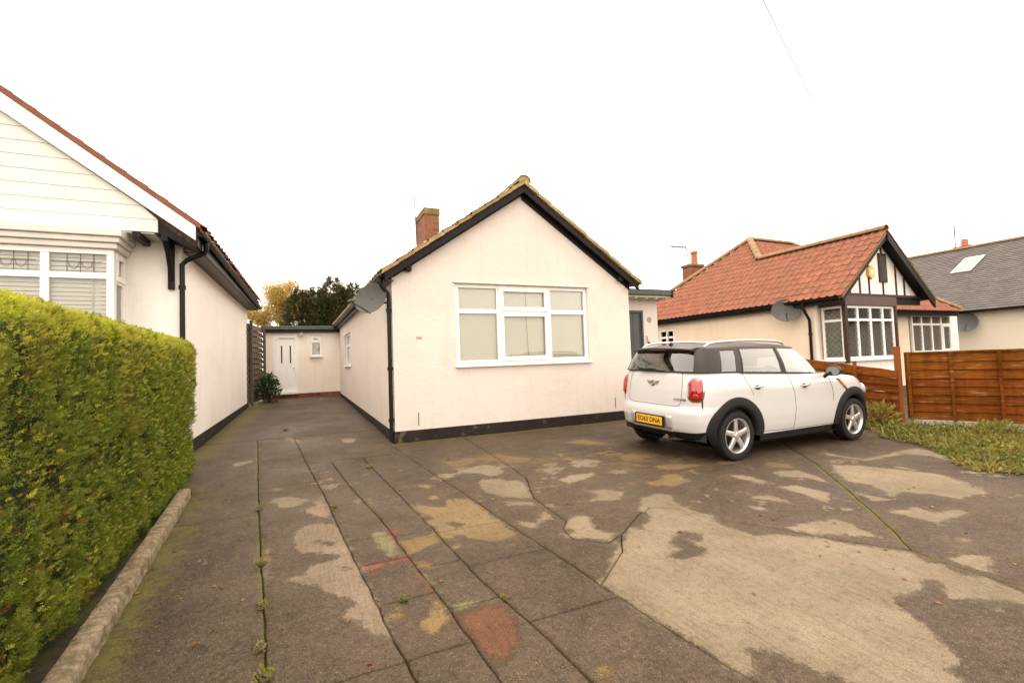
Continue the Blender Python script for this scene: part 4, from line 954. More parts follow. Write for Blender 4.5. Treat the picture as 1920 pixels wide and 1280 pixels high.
# eaves along the flank
b = MB(); b.prism([(-1.40, LVY + .1, 3.40), (-1.40, LVY + .1, 3.60), (-1.37, LVY + .1, 3.60), (-1.37, LVY + .1, 3.40)], (.16, LBk - LVY, 0)); b.build('fascia', MAT['black'], lh)
b = MB(); b.prism([(LX - .02, LY + .1, 3.42), (-1.40, LY + .1, 3.42), (-1.40, LY + .1, 3.44), (LX - .02, LY + .1, 3.44)], (.15, LBk - LY, 0)); b.build('eaves_soffit', MAT['brownp'], lh)
gutter(lh, (-1.315, LVY - .02, 3.60), (-1.155, LBk + .1, 3.50), .06)
downpipe(lh, [(-1.315, LY - .12, 3.56), (-1.315, LY - .12, 3.44), (-1.34, LY - .1, 3.38), (-1.58, LY - .05, 3.27), (-1.64, LY - .045, 3.20), (-1.64, LY - .045, 3.0), (-1.64, LY - .045, .35)], .036, clips=[(-1.64, LY - .045, 2.85), (-1.64, LY - .045, 1.9)])
# square bay window
BYF = 8.04; BXR = -2.34
T_bf = frameT((0, BYF, 0), (1, 0, 0), (0, -1, 0)); T_bs = frameT((BXR, 0, 0), (0, 1, 0), (1, 0, 0))
b = MB(); b.box(-7.0, BXR - .002, BYF + .03, LY - .002, .15, 1.18); b.build('bay_wall', MAT['render_l'], lh)
lw = window(lh, T_bf, -6.4, BXR, 1.2, 3.28, [-5.71, -5.05, -4.39, -3.73, -3.06], [2.91], fw=.075, depth=.08, d0=0, sill=True)
window(lh, T_bs, BYF + .081, LY - .004, 1.2, 3.28, [], [2.86], fw=.06, depth=.07, d0=-.004, sill=False, opening=[(0, 1)])
for i, x0 in enumerate((-3.71, -3.04)):
    b = MB(); w0 = x0 + .04; w1 = x0 + .54
    for t in (.16, .30, .44): b.tube([(w0 + t, BYF + .03, 2.95), (w0 + t, BYF + .03, 3.20)], .004, 4)
    b.tube([(w0, BYF + .03, 3.10), (w1 + .02, BYF + .03, 3.10)], .004, 4)
    for t in (.23, .37):
        b.tube([(w0 + t - .06, BYF + .028, 3.10), (w0 + t - .04, BYF + .028, 3.03), (w0 + t, BYF + .028, 3.0), (w0 + t + .04, BYF + .028, 3.03), (w0 + t + .06, BYF + .028, 3.10)], .0035, 4)
    b.build('leading', MAT['leadline'], lw, fix=False)
b = MB()
for k in range(34):
    z = 1.25 + k * .058; b.add([(-6.3, BYF + .105, z), (BXR - .1, BYF + .105, z), (BXR - .1, BYF + .125, z + .052), (-6.3, BYF + .125, z + .052)], [(0, 1, 2, 3)])
b.build('venetian_blind', MAT['blindw'], lh, fix=False)
b = MB(); b.box(BXR - .26, BXR - .24, BYF + .1, LY - .05, 1.2, 3.2); b.build('net_curtain', MAT['net'], lh)
b = MB(); b.box(-7, BXR - .1, 8.40, 8.43, 1.2, 3.3); b.build('room_back', MAT['dark'], lh)
# moulded cornice over the bay
for (z0, z1, ov) in ((3.282, 3.36, .05), (3.362, 3.44, .085), (3.442, 3.552, .12)):
    b = MB(); b.box(-7.1, BXR + ov, BYF - ov, LY - .004, z0, z1); b.build('cornice', MAT['lead'], lh, bevel=.012)
b = MB(); b.box(-8.2, -6.6, LBk - .02, LBk, .3, 3.4); b.build('rear_wall', MAT['render_l'], lh)

# ---------------------------------------------------------------- right neighbour, red tiled
rh = thing('red_roofed_bungalow', 'buff bungalow with red clay tile hipped roof, half-timbered gable and leaded bay window', 'house', (15.5, 9, gz(9)))
RX, RFY = 12.65, 8.1
EX, EZ2 = 12.40, 2.95; TN = .843
ca, sa = math.cos(math.atan(TN)), math.sin(math.atan(TN))
T_rs = frameT((RX, 0, 0), (0, 1, 0), (-1, 0, 0))
RW = (13.35, 14.15, 1.75, 2.55)
holed([(RFY, .1), (15.9, .1), (15.9, 3.0), (RFY, 3.0)], [RW], .25, T_rs).build('side_wall', MAT['render_r'], rh)
mb = MB(); mb.box(RX + .252, 15.1, RFY, RFY + .2, .1, 3.0); mb.box(15.1, 22.95, 9.3, 9.5, .1, 1.32); mb.box(15.1, 19.65, 9.3, 9.5, 1.32, 2.9); mb.build('front_wall', MAT['render_r'], rh)
mb = MB(); mb.box(22.42, 22.95, 9.28, 9.5, 1.322, 2.78); mb.build('pilaster', MAT['render_l'], rh)
mb = MB(); mb.box(RX - .006, RX + .10, RFY - .012, RFY + .0, .1, 2.9); mb.build('corner_trim', MAT['render_l'], rh)
# roof planes
PK = Vector((15.9, 12.5, 5.9)); PR = Vector((18.3, 12.5, 5.9)); GR0 = Vector((14.55, 7.22, 4.76)); GR1 = Vector((14.55, 11.1, 4.76))
rm = MB()
c1 = (EX, 7.22, EZ2); c2 = (EX, 16.0, EZ2); c3 = (22.2, 8.85, 2.84); c4 = (22.0, 16.0, 2.84); c5 = (16.70, 7.22, 2.95); c6 = (16.7, 8.85, 2.84)
off = Vector((0, 0, -.03))
rm.add([Vector(p) + off for p in (c1, c2, PK, GR1, GR0)], [(0, 1, 2, 3, 4)])
rm.add([Vector(p) + off for p in (GR1, PK, PR, c3, c6)], [(0, 1, 2, 3, 4)])
rm.add([Vector(p) + off for p in (PK, c2, c4, PR)], [(0, 1, 2, 3)])
rm.add([Vector(p) + off for p in (PR, c4, c3)], [(0, 1, 2)])
rm.add([Vector(p) + off for p in (GR0, GR1, c6, c5)], [(0, 1, 2, 3)])
rroof = rm.build('roof', MAT['redtile_i'], rh, fix=False)
tr = tilemesh('tile', .205, .34, .044, lift=.022, th=.012)
tile_roof(rroof, (EX - .05 * ca, 16.0, EZ2 - .05 * sa), (0, -1, 0), (ca, 0, sa), [(0, -.02), (8.8, -.02), (8.8, 2.80), (4.9, 2.80), (3.5, 4.57), (3.4, 4.57)], tr, .205, .282, MAT['redtile'], MAT['redtile_i'], 260)
TN2 = (5.9 - 2.84) / (12.5 - 8.85); cb_, sb_ = math.cos(math.atan(TN2)), math.sin(math.atan(TN2)); LV = 3.65 / cb_
tr2 = tilemesh('tile', .205, .34, .044, lift=.022, th=.012)
tile_roof(rroof, (14.4, 8.85 - .05 * cb_, 2.84 - .05 * sb_), (1, 0, 0), (0, cb_, sb_), [(2.35, -.02), (7.8, -.02), (3.9, LV), (1.5, LV), (.15, LV * .62)], tr2, .205, .282, MAT['redtile'], MAT['redtile_i'], 40)
tr3 = tilemesh('tile', .205, .34, .044, lift=.022, th=.012)
tile_roof(rroof, (16.70 + .05 * ca, 7.2, 2.95 - .05 * sa), (0, 1, 0), (-ca, 0, sa), [(0, -.02), (1.65, -.02), (3.9, 2.8), (0, 2.8)], tr3, .205, .282, MAT['redtile'], MAT['redtile_i'], 10)
for a, b in ((GR0, GR1), (PK, PR), (GR1, PK), (PK, Vector(c2)), (PR, Vector(c3)), (PR, Vector(c4))):
    ridge_run(rroof, a + Vector((0, 0, .05)), b + Vector((0, 0, .05)), .115)
# verge, bargeboards
def gz2(x): return 4.72 - abs(x - 14.55) * TN
b = MB(); b.prism([(EX + .02, 7.23, gz2(EX + .02)), (14.55, 7.23, gz2(14.55)), (14.55, 7.23, gz2(14.55) - .07), (EX + .02, 7.23, gz2(EX + .02) - .07)], (0, .12, 0)); b.build('verge', MAT['ridge'], rh)
b = MB(); b.prism([(16.72, 7.21, gz2(16.72)), (14.55, 7.21, gz2(14.55)), (14.55, 7.21, gz2(14.55) - .24), (16.72, 7.21, gz2(16.72) - .22)], (0, .05, 0)); b.build('bargeboard', MAT['black'], rh)
b = MB(); b.prism([(16.6, 7.262, gz2(16.6) - .06), (14.55, 7.262, gz2(14.55) - .06), (14.55, 7.262, gz2(14.55) - .09), (16.6, 7.262, gz2(16.6) - .09)], (0, .24, 0)); b.build('verge_soffit', MAT['black'], rh)
b = MB(); b.prism([(16.72, 7.2, gz2(16.72) + .01), (14.55, 7.2, gz2(14.55) + .01), (14.55, 7.2, gz2(14.55) + .05), (16.72, 7.2, gz2(16.72) + .05)], (0, .1, 0)); b.build('verge', MAT['bridge'], rh)
b = MB(); b.prism([(EX + .06, 7.24, gz2(EX + .06) - .07), (14.55, 7.24, gz2(14.55) - .07), (14.55, 7.24, gz2(14.55) - .20), (EX + .06, 7.24, gz2(EX + .06) - .20)], (0, .04, 0)); b.build('bargeboard', MAT['black'], rh)
# gable panel and its battens
GY = 7.5
T_g = frameT((0, GY, 0), (1, 0, 0), (0, -1, 0))
b = MB(); b.prism([(12.55, GY, 3.03), (16.35, GY, 3.03), (14.55, GY, 4.58)], (0, .1, 0)); b.build('gable_panel', MAT['render_l'], rh)
for x in (13.2, 13.65, 14.07, 14.45, 14.95, 15.35, 15.75):
    top = gz2(x) - .17
    if abs(x - 14.7) < .3: continue
    b = MB(); b.box(x - .028, x + .028, GY - .022, GY, 3.03, top); b.build('batten', MAT['brownp'], rh)
for (z0, z1) in ((3.03, 3.36), (4.18, 4.36)):
    b = MB(); b.box(14.72 - .028, 14.72 + .028, GY - .022, GY, z0, z1); b.build('batten', MAT['brownp'], rh)
b = MB(); b.box(14.55, 14.90, GY - .04, GY + .0, 3.37, 4.17); gv = b.build('gable_window', MAT['brownp'], rh)
b = MB(); b.box(14.60, 14.85, GY - .046, GY - .041, 3.44, 4.10); b.build('pane', MAT['dark'], gv)
b = MB(); b.box(12.50, 16.5, GY - .06, GY + .05, 2.95, 3.028); b.build('gable_sill', MAT['brownp'], rh, bevel=.006)
b = MB(); b.box(15.12, 16.5, GY + .06, 9.0, 2.90, 2.94); b.build('overhang_soffit', MAT['black'], rh)
b = MB(); b.box(15.12, 16.5, GY - .02, GY + .05, 2.76, 2.948); b.build('overhang_beam', MAT['black'], rh)
# yellow alarm box with white front
al = MB(); 
hx = [(14.13 + .16 * math.cos(R(a)), GY - .001, 3.62 + .19 * math.sin(R(a))) for a in range(30, 390, 60)]
al.prism(hx, (0, -.07, 0)); a_ = thing('alarm_box', 'yellow hexagonal burglar alarm box on the half-timbered gable', 'alarm box', (14.13, GY, 3.5))
al.build('housing', MAT['alarm'], a_, bevel=.015)
b = MB(); b.box(14.13 - .06, 14.13 + .06, GY - .076, GY - .0715, 3.56, 3.68); b.build('front_label', MAT['upvc'], a_, bevel=.004)
# bay: brown frame, white leaded windows
RB = (12.85, 15.10, 7.45)
T_bb = frameT((0, RB[2], 0), (1, 0, 0), (0, -1, 0)); T_bl = frameT((RB[0], 0, 0), (0, 1, 0), (-1, 0, 0))
b = MB(); b.box(RB[0] + .02, RB[1], RB[2] + .02, RFY - .002, .1, 1.27); b.build('bay_wall', MAT['render_l'], rh)
b = MB(); b.box(RB[0] - .04, RB[1] + .04, RB[2] - .05, RFY - .014, 2.70, 2.945); b.build('bay_fascia', MAT['brownfascia'], rh, bevel=.006)
b = MB(); b.box(RB[0] - .045, RB[0] + .05, RB[2] - .045, RB[2] + .05, 1.2, 2.698); b.build('corner_post', MAT['brownp'], rh, bevel=.006)
b = MB(); b.box(RB[1] - .05, RB[1] + .03, RB[2] - .045, RB[2] + .05, 1.2, 2.698); b.build('corner_post', MAT['brownp'], rh, bevel=.006)
window(rh, T_bb, RB[0] + .051, RB[1] - .051, 1.29, 2.697, [13.41, 13.98, 14.54], [2.32], fw=.06, depth=.07, d0=0, gl=MAT['glassdark'], lattice=.15)
window(rh, T_bl, RB[2] + .051, RFY - .05, 1.29, 2.697, [], [2.32], fw=.06, depth=.07, d0=0, gl=MAT['glassdark'], lattice=.15)
b = MB(); b.box(RB[0] + .2, RB[1] - .1, RB[2] + .17, RB[2] + .18, 1.29, 2.68); b.build('net_curtain', MAT['net'], rh)
b = MB(); b.box(RB[0] + .17, RB[0] + .18, RB[2] + .1, RFY - .05, 1.29, 2.6); b.build('net_curtain', MAT['net'], rh)
T_2 = frameT((0, 9.3, 0), (1, 0, 0), (0, -1, 0))
window(rh, T_2, 19.75, 22.38, 1.34, 2.70, [20.4, 21.06, 21.72], [2.36], fw=.065, depth=.07, d0=.06, gl=MAT['glassdark'], opening=[(3, 0)], lattice=.16)
b = MB(); b.box(19.66, 22.4, 9.42, 9.43, 1.3, 2.75); b.build('net_curtain', MAT['net'], rh)
b = MB(); b.box(16.6, 22.3, 8.95, 9.0, 2.64, 2.80); b.build('fascia', MAT['black'], rh)
b = MB(); b.box(16.6, 22.3, 9.0, 9.29, 2.70, 2.73); b.build('eaves_soffit', MAT['black'], rh)
# flank eaves
b = MB(); b.box(EX + .07, EX + .11, 7.35, 16.0, 2.74, 2.93); b.build('fascia', MAT['black'], rh)
b = MB(); b.box(EX + .111, RX - .002, 7.35, 16.0, 2.76, 2.79); b.build('eaves_soffit', MAT['black'], rh)
gutter(rh, (EX - .0, 7.3, 2.90), (EX - .0, 16.0, 2.88), .06)
downpipe(rh, [(EX, 8.25, 2.85), (EX, 8.25, 2.72), (EX + .05, 8.25, 2.64), (RX - .1, 8.22, 2.45), (RX - .05, 8.22, 2.38), (RX - .05, 8.22, .3)], .036, clips=[(RX - .05, 8.22, 2.0)])
window(rh, T_rs, RW[0], RW[1], RW[2], RW[3], [13.75], [2.25], fw=.07, depth=.07, d0=-.02)
b = MB(); b.box(RX + .14, RX + .15, RW[0], RW[1], RW[2], RW[3]); b.build('net_curtain', MAT['net'], rh)
# chimney and pot
mb = MB(); mb.box(15.05, 15.75, 14.7, 15.2, 3.8, 5.30); cc = mb.build('chimney', MAT['brick'], rroof, bevel=.01)
mb = MB(); mb.box(15.0, 15.8, 14.65, 15.25, 5.30, 5.42); mb.build('chimney_cap', MAT['moss_cap'], rroof, bevel=.03)
mb = MB(); mb.lathe([(.15, 5.42), (.14, 5.5), (.12, 5.9), (.155, 5.92), (.155, 6.0), (.12, 6.0), (.11, 5.5)], 18, lambda x, y, z: (15.52 + x, 14.95 + y, z)); mb.build('chimney_pot', MAT['terracotta'], rroof, smooth=True)
a2 = thing('tv_aerial', 'long horizontal yagi aerial beside the terracotta chimney pot', 'aerial', (15.1, 14.9, 5.3))
q = MB(); q.tube([(15.12, 14.9, 5.2), (15.08, 14.9, 6.0), (14.98, 14.9, 6.25)], .02, 6); q.build('mast', MAT['galv'], a2)
q = MB(); q.tube([(15.1, 14.95, 6.18), (13.75, 14.5, 6.0)], .018, 5); boom = q.build('boom', MAT['galv'], a2)
q = MB()
for k in range(13):
    t = k / 12; p = Vector((15.0, 14.92, 6.16)).lerp(Vector((13.8, 14.52, 6.01)), t); h = .11 + .05 * (1 - t); q.tube([p - Vector((-.05, .16, h)) * .6, p + Vector((-.05, .16, h)) * .6], .010, 4)
q.build('element', MAT['galv'], boom, fix=False)
satellite_dish('grey satellite dish under the red tiled eaves beside the black downpipe', (RX, 8.72, 2.66), (12.36, 8.70, 2.69), (-.75, -.62, .25), .34, arm_side=-.1)

# ---------------------------------------------------------------- far right house, slate roof
fh = thing('slate_roofed_house', 'far right cream house with long grey slate roof and a skylight', 'house', (28, 8, gz(8)))
FT = (6.5 - 2.96) / (31.1 - 24.5); fc, fs = math.cos(math.atan(FT)), math.sin(math.atan(FT))
mb = MB(); mb.box(24.8, 25.1, -4, 14.5, -.2, 3.1); mb.build('side_wall', MAT['render_f'], fh)
mb = MB(); mb.prism([(24.81, 14.5, 0), (37.4, 14.5, 0), (37.4, 14.5, 3.05), (31.1, 14.5, 6.35), (24.81, 14.5, 3.05)], (0, -.2, 0)); mb.build('gable_wall', MAT['render_f'], fh)
dk = MB(); dk.prism([(24.5, -4.2, 2.93), (31.1, -4.2, 6.47), (37.7, -4.2, 2.93), (37.7, -4.2, 2.85), (31.1, -4.2, 6.39), (24.5, -4.2, 2.85)], (0, 18.86, 0)); froof = dk.build('roof', MAT['slate'], fh)
# slates laid in real lapped courses, joined: each about 6 px in the picture
sl = MB(); SL = 6.6 / fc; g_ = .22; w_ = .30; v = -.03; j = 0
Uf = Vector((0, -1, 0)); Vf = Vector((fc, 0, fs)); Nf = Uf.cross(Vf); Of = Vector((24.5, 14.66, 2.95))
while v < SL:
    u = -(w_ / 2 if j % 2 else 0)
    while u < 15.0:
        t0 = max(u, 0) + .004; t1 = u + w_ - .004; z = .012 + random.uniform(0, .006)
        sl.add([Of + Uf * t0 + Vf * v + Nf * (z + .012), Of + Uf * t1 + Vf * v + Nf * (z + .012), Of + Uf * t1 + Vf * (v + g_ * 1.15) + Nf * .004, Of + Uf * t0 + Vf * (v + g_ * 1.15) + Nf * .004, Of + Uf * t0 + Vf * v, Of + Uf * t1 + Vf * v],
               [(0, 1, 2, 3), (4, 5, 1, 0)])
        u += w_
    v += g_; j += 1
MAT['slate_i'] = M('grey_slate_lapped', (.098, .087, .082), .68, .12, 3, island=.16, col2=(.12, .105, .075), s2=.9, t2=.68, w2=.15)
o = sl.build('slates', MAT['slate_i'], froof, fix=False); o['kind'] = 'stuff'
ridge_run(froof, (31.1, 14.66, 6.52), (31.1, -.5, 6.52), .12, step=.45)
gutter(fh, (24.45, -4.2, 2.92), (24.45, 14.66, 2.92), .06)
S0 = [Vector(p) for p in ((28.15, 11.5, 4.92), (29.7, 11.5, 5.75), (29.7, 10.75, 5.75), (28.15, 10.75, 4.92))]
nn = Nf * .06
q = MB(); q.prism([p + Nf * .02 for p in S0], nn); sky_ = q.build('skylight', MAT['alu'], froof)
q = MB(); cS = sum(S0, Vector()) / 4; q.prism([cS + (p - cS) * .85 + nn + Nf * .022 for p in S0], Nf * .008); MAT['skyglass'] = M('skylight_glass', (.20, .22, .21), .12, .05, 3, spec=.5); q.build('pane', MAT['skyglass'], sky_)
mb = MB(); mb.box(31.6, 32.4, 12.0, 12.75, 5.2, 6.75); mb.build('chimney', MAT['brick'], froof); mb = MB(); mb.lathe([(.16, 6.75), (.13, 7.15), (.1, 7.15)], 12, lambda x, y, z: (32 + x, 12.38 + y, z)); mb.build('chimney_pot', MAT['terracotta'], froof, smooth=True)
a3 = thing('tv_aerial', 'tall thin aerial above the grey slate roof at far right', 'aerial', (32, 12.75, 6.5))
q = MB(); q.tube([(32, 12.78, 6.4), (32, 12.76, 8.0)], .03, 6); q.build('mast', MAT['galv'], a3)
q = MB(); q.tube([(31.7, 13.2, 7.85), (32.3, 12.3, 7.95)], .014, 5); q.tube([(31.8, 13.1, 7.4), (32.2, 12.5, 7.4)], .012, 5)
for k in range(6):
    p = Vector((31.75, 13.1, 7.86)).lerp(Vector((32.25, 12.4, 7.94)), k / 5); q.tube([p + Vector((-.15, -.1, -.12)), p + Vector((.15, .1, .12))], .007, 4)
q.build('element', MAT['galv'], a3, fix=False)
satellite_dish('small grey satellite dish on the cream wall of the far right house', (24.8, 9.7, 2.46), (24.5, 9.73, 2.49), (-.8, -.5, .3), .42)

# ---------------------------------------------------------------- brown boundary fence on the right
fen = thing('boundary_fence', 'taller dark orange-brown lapped panel fence with battens running towards the street at right', 'fence', (9.95, 4.7, gz(4.7)))
def fence_panel(root, A, B, z0, ztopA, ztopB, n, sag=0.0, gap=0.0, seed=1):
    rr = random.Random(seed); A = Vector((*A, 0)); B = Vector((*B, 0)); U = (B - A).normalized(); Nn = Vector((U.y, -U.x, 0)); 
    if Nn.x > 0: Nn = -Nn
    L = (B - A).length
    for k in range(n):
        f0, f1 = k / n, (k + 1.12) / n
        za0 = z0 + (ztopA - z0) * f0; zb0 = z0 + (ztopB - z0) * f0; h0 = (ztopA - z0) / n * 1.14; h1 = (ztopB - z0) / n * 1.14
        q = MB(); N_ = 7; fr_, bk = [], []
        top, bot = [], []
        for i in range(N_ + 1):
            t = i / N_; p = A + U * L * t; zb_ = za0 + (zb0 - za0) * t + rr.uniform(-.010, .010) + sag * math.sin(math.pi * t)
            hh = h0 + (h1 - h0) * t
            bot.append((p + Nn * .034, zb_)); top.append((p + Nn * .008, zb_ + hh - gap))
        P1 = [Vector((p.x, p.y, z)) for p, z in bot]; P2 = [Vector((p.x, p.y, z)) for p, z in top]
        P3 = [p - Nn * .013 for p in P2]; P4 = [p - Nn * .013 for p in P1]
        q.grid([P1, P2, P3, P4, P1]); q.build('board', MAT['fence'], root)
P0 = (9.92, 4.80); P1 = (10.66, 3.15); P2 = (11.40, 1.50)
fence_panel(fen, P0, P1, .27, 1.42, 1.42, 8, seed=3); fence_panel(fen, P1, P2, .22, 1.40, 1.40, 8, seed=4)
U_ = (Vector(P1) - Vector(P0)).normalized(); N2 = Vector((-abs(U_.y), -U_.x)).normalized()
for t in (.03, .34, .66, .97, 1.03, 1.34):
    p = Vector(P0).lerp(Vector(P1), t) + N2 * .045; q = MB()
    T_ = lambda u, v, d, p=p: (p.x + U_.x * u + N2.x * d, p.y + U_.y * u + N2.y * d, v)
    q.box(-.022, .022, .26, 1.43, -.012, .022, T_); q.build('batten', MAT['fence'], fen)
for (a, b) in ((P0, P1), (P1, P2)):
    q = MB(); a = Vector(a); b = Vector(b); pts = [a + N2 * .03, b + N2 * .03, b - N2 * .03, a - N2 * .03]
    q.prism([(p.x, p.y, .05) for p in pts], (0, 0, .21)); q.build('gravel_board', MAT['concrete'], fen, bevel=.006)
    q = MB(); q.prism([(p.x, p.y, 1.43) for p in [a + N2 * .04, b + N2 * .04, b - N2 * .03, a - N2 * .03]], (0, 0, .03)); q.build('capping', MAT['fence'], fen)
for (x, y, zt) in ((9.83, 4.86, 1.57), (11.43, 1.45, 1.55)):
    q = MB(); T_ = lambda u, v, d, x=x, y=y: (x + U_.x * u + N2.x * d, y + U_.y * u + N2.y * d, v)
    q.box(-.05, .05, .05, zt, -.05, .05, T_); q.build('post', MAT['post'], fen, bevel=.006)
lf = thing('low_fence', 'lower brown fence with loose horizontal boards behind the white car bonnet', 'fence', (9.72, 5.5, gz(5.5)))
fence_panel(lf, (9.76, 4.84), (9.70, 6.55), .20, 1.13, 1.38, 7, seed=5, gap=.012); fence_panel(lf, (9.70, 6.6), (9.66, 8.2), .23, 1.38, 1.40, 7, seed=6)
for y in (5.5, 6.57, 7.4):
    q = MB(); q.box(9.66, 9.70, y - .025, y + .025, .15, 1.32 if y < 6 else 1.42); q.build('batten', MAT['fence'], lf)
q = MB(); q.box(9.72, 9.80, 8.16, 8.26, .1, 1.5); q.build('post', MAT['post'], lf)

# ---------------------------------------------------------------- edging kerb under the hedge
kb = MB(); P = []
for k in range(157):
    y = 1.0 + k * .0333; w = .006 * noise.noise((y * 5, 0, 0)); h = .006 * noise.noise((y * 6, 4, 0)); x = -.985 - .045 * (y - 2.8)
    z = gz(y)
    w2_ = .006 * noise.noise((y * 13, 7, 0)); h2_ = .005 * noise.noise((y * 17, 9, 0)); h += h2_; w += w2_
    ring = [(x + .014 + w, y, z - .06), (x + .008 + w, y, z + .045 + h2_), (x + .004 + w, y, z + .088 + h), (x - .012 + w2_, y, z + .100 + h), (x - .088, y, z + .104 + h - h2_), (x - .102 - w, y, z + .09), (x - .106 - w, y, z - .06)]
    P.append(ring)
kb.grid(P); kb.add(P[-1], [tuple(range(7))])
tag(kb.build('edging_kerb', MAT['kerb'], smooth=True, angle=50), 'rough mossy concrete edging kerb along the foot of the hedge', 'kerb')
# overhead wire to the half-timbered gable
wv = MB(); A = Vector((14.5, 7.35, 4.72)); B = Vector((5.53, 3.88, 6.06)); E = B + (B - A) * .9; pts = []
for k in range(31):
    t = k / 30; p = A.lerp(E, t); p.z -= .25 * math.sin(math.pi * t) * .6; pts.append(p)
wv.tube(pts, .006, 5)
tag(wv.build('overhead_wire', MAT['galv']), 'thin overhead telephone wire crossing the white sky to the half-timbered gable', 'wire')
# ---------------------------------------------------------------- the white hatchback
CARX = Vector((5.235, 4.47, gz(4.47)))
head_ = R(0.9)
fwd = Vector((math.cos(head_), math.sin(head_), .03 * math.sin(head_))).normalized()
lat = Vector((-math.sin(head_), math.cos(head_), .03 * math.cos(head_))).normalized()
upv = fwd.cross(lat).normalized()
org = CARX + lat * .875
car = thing('parked_car', 'white five-door hatchback with black roof and wheel arches parked before the cream bungalow', 'car', (0, 0, 0), local=True)
car.matrix_world = Matrix(((fwd.x, lat.x, upv.x, org.x), (fwd.y, lat.y, upv.y, org.y), (fwd.z, lat.z, upv.z, org.z), (0, 0, 0, 1)))

def carpaint(name, col, rough, coat):
    m = M(name, col, rough, .01, 4, spec=.5, coat=coat); return m
MAT['cwhite'] = carpaint('white_car_paint', (.55, .545, .55), .22, 1.0)
MAT['cblack'] = M('black_roof_paint', (.030, .024, .023), .45, .01, 4, spec=.22, coat=.08)
MAT['cplastic'] = M('black_cladding', (.013, .012, .012), .6, .15, 20, bump=.0006, bs=300)
MAT['cdark'] = M('car_interior', (.03, .03, .03), .8, .1, 5)
MAT['cseat'] = M('car_seat', (.22, .20, .17), .8, .1, 5)
MAT['seam'] = M('panel_gap', (.03, .03, .03), .7, .1, 5)
MAT['chrome'] = M('chrome', (.72, .70, .68), .14, .04, 5, metal=1)
MAT['silver'] = M('alloy', (.62, .60, .58), .30, .04, 5, metal=.75)
MAT['railsilver'] = M('rail_silver', (.58, .55, .54), .35, .04, 5, metal=.6)
MAT['tyre'] = M('tyre', (.012, .011, .011), .75, .2, 8, bump=.002, bs=60)
MAT['redlens'] = M('red_lens', (.30, .008, .010), .12, .15, 30, spec=.7, coat=.8)
MAT['amber'] = M('amber_lens', (.75, .20, .02), .15, .1, 20, spec=.6, coat=.6)
MAT['clearlens'] = M('clear_lens', (.55, .55, .55), .1, .1, 20, spec=.8, coat=.6)
MAT['plate'] = M('yellow_plate', (.74, .42, .025), .4, .04, 6)
MAT['ink'] = M('plate_ink', (.02, .018, .015), .5, .1, 10)
MAT['cglass'] = glass('car_glass', (.66, .74, .68), 2.4)

def cspline(P, n):
    """Catmull-Rom through control points, n samples per span; also returns running index"""
    P = [Vector(p) for p in P]; out = []; tau = []
    for i in range(len(P) - 1):
        p0 = P[i - 1] if i > 0 else Vector((P[0].x, -P[1].y)) if abs(P[0].y) < 1e-6 else 2 * P[0] - P[1]
        p3 = P[i + 2] if i + 2 < len(P) else Vector((P[-1].x, -P[-2].y)) if abs(P[-1].y) < 1e-6 else 2 * P[-1] - P[-2]
        p1, p2 = P[i], P[i + 1]
        for k in range(n):
            t = k / n
            out.append(.5 * ((2 * p1) + (p2 - p0) * t + (2 * p0 - 5 * p1 + 4 * p2 - p3) * t * t + (3 * p1 - p0 - 3 * p2 + p3) * t ** 3)); tau.append(i + t)
    out.append(P[-1]); tau.append(len(P) - 1)
    return out, tau
# plan outline of the body, rear centre -> right flank -> front centre, as (x from rear axle, |y|)
PLAN = [(-.71, 0), (-.70, .36), (-.655, .60), (-.56, .765), (-.40, .855), (-.12, .885), (.5, .893), (1.3, .893), (2.1, .890), (2.62, .878), (2.92, .835), (3.14, .73), (3.29, .52), (3.365, .26), (3.385, 0)]
_o, _t = cspline(PLAN, 12)
plan = np.array([tuple(p) for p in _o])
LEVEL = np.array([  # z, rear shift, front shift, width factor, width factor at the ends
 (.20, .24, -.18, .925), (.30, .11, -.10, .96), (.40, .022, -.04, .985), (.52, 0, -.01, .998), (.62, .004, 0, 1.0), (.67, .018, 0, 1.0), (.70, .045, -.002, .999),
 (.80, .052, -.012, .999), (.92, .066, -.035, .996), (1.02, .085, -.075, .985), (1.09, .103, -.13, .968), (1.13, .118, -.18, .955), (1.155, .135, -.22, .942)])
def lev(z):
    return [np.interp(z, LEVEL[:, 0], LEVEL[:, k]) for k in (1, 2, 3)]
def ztop(x): return float(np.interp(x, [-.8, -.5, .1, 1.0, 1.9, 2.15, 2.5, 2.8, 3.05, 3.25, 3.4], [1.175, 1.175, 1.160, 1.120, 1.070, 1.045, 1.015, .975, .915, .845, .78]))
ZREF = 1.155
def zmap(z, x):
    """levels squeezed so the shoulder follows the belt line and bonnet"""
    zt = ztop(x)
    return z if z < .55 else .55 + (z - .55) * (zt - .55) / (ZREF - .55)
def bpt(i, z, side=-1, out=0.0):
    """point of body surface at outline sample i (may be fractional) and reference level z"""
    k = int(min(max(math.floor(i), 0), len(plan) - 2)); f = i - k
    p = plan[k] * (1 - f) + plan[k + 1] * f
    r, fr_, w = lev(z)
    e = np.interp(p[0], [-.71, -.1, 2.3, 3.385], [1, 0, 0, 1])
    x = p[0] + (r * np.interp(p[0], [-.71, .0], [1, 0]) if p[0] < 0 else fr_ * np.interp(p[0], [2.2, 3.385], [0, 1]))
    y = p[1] * w
    return Vector((x, side * (y), zmap(z, x)))
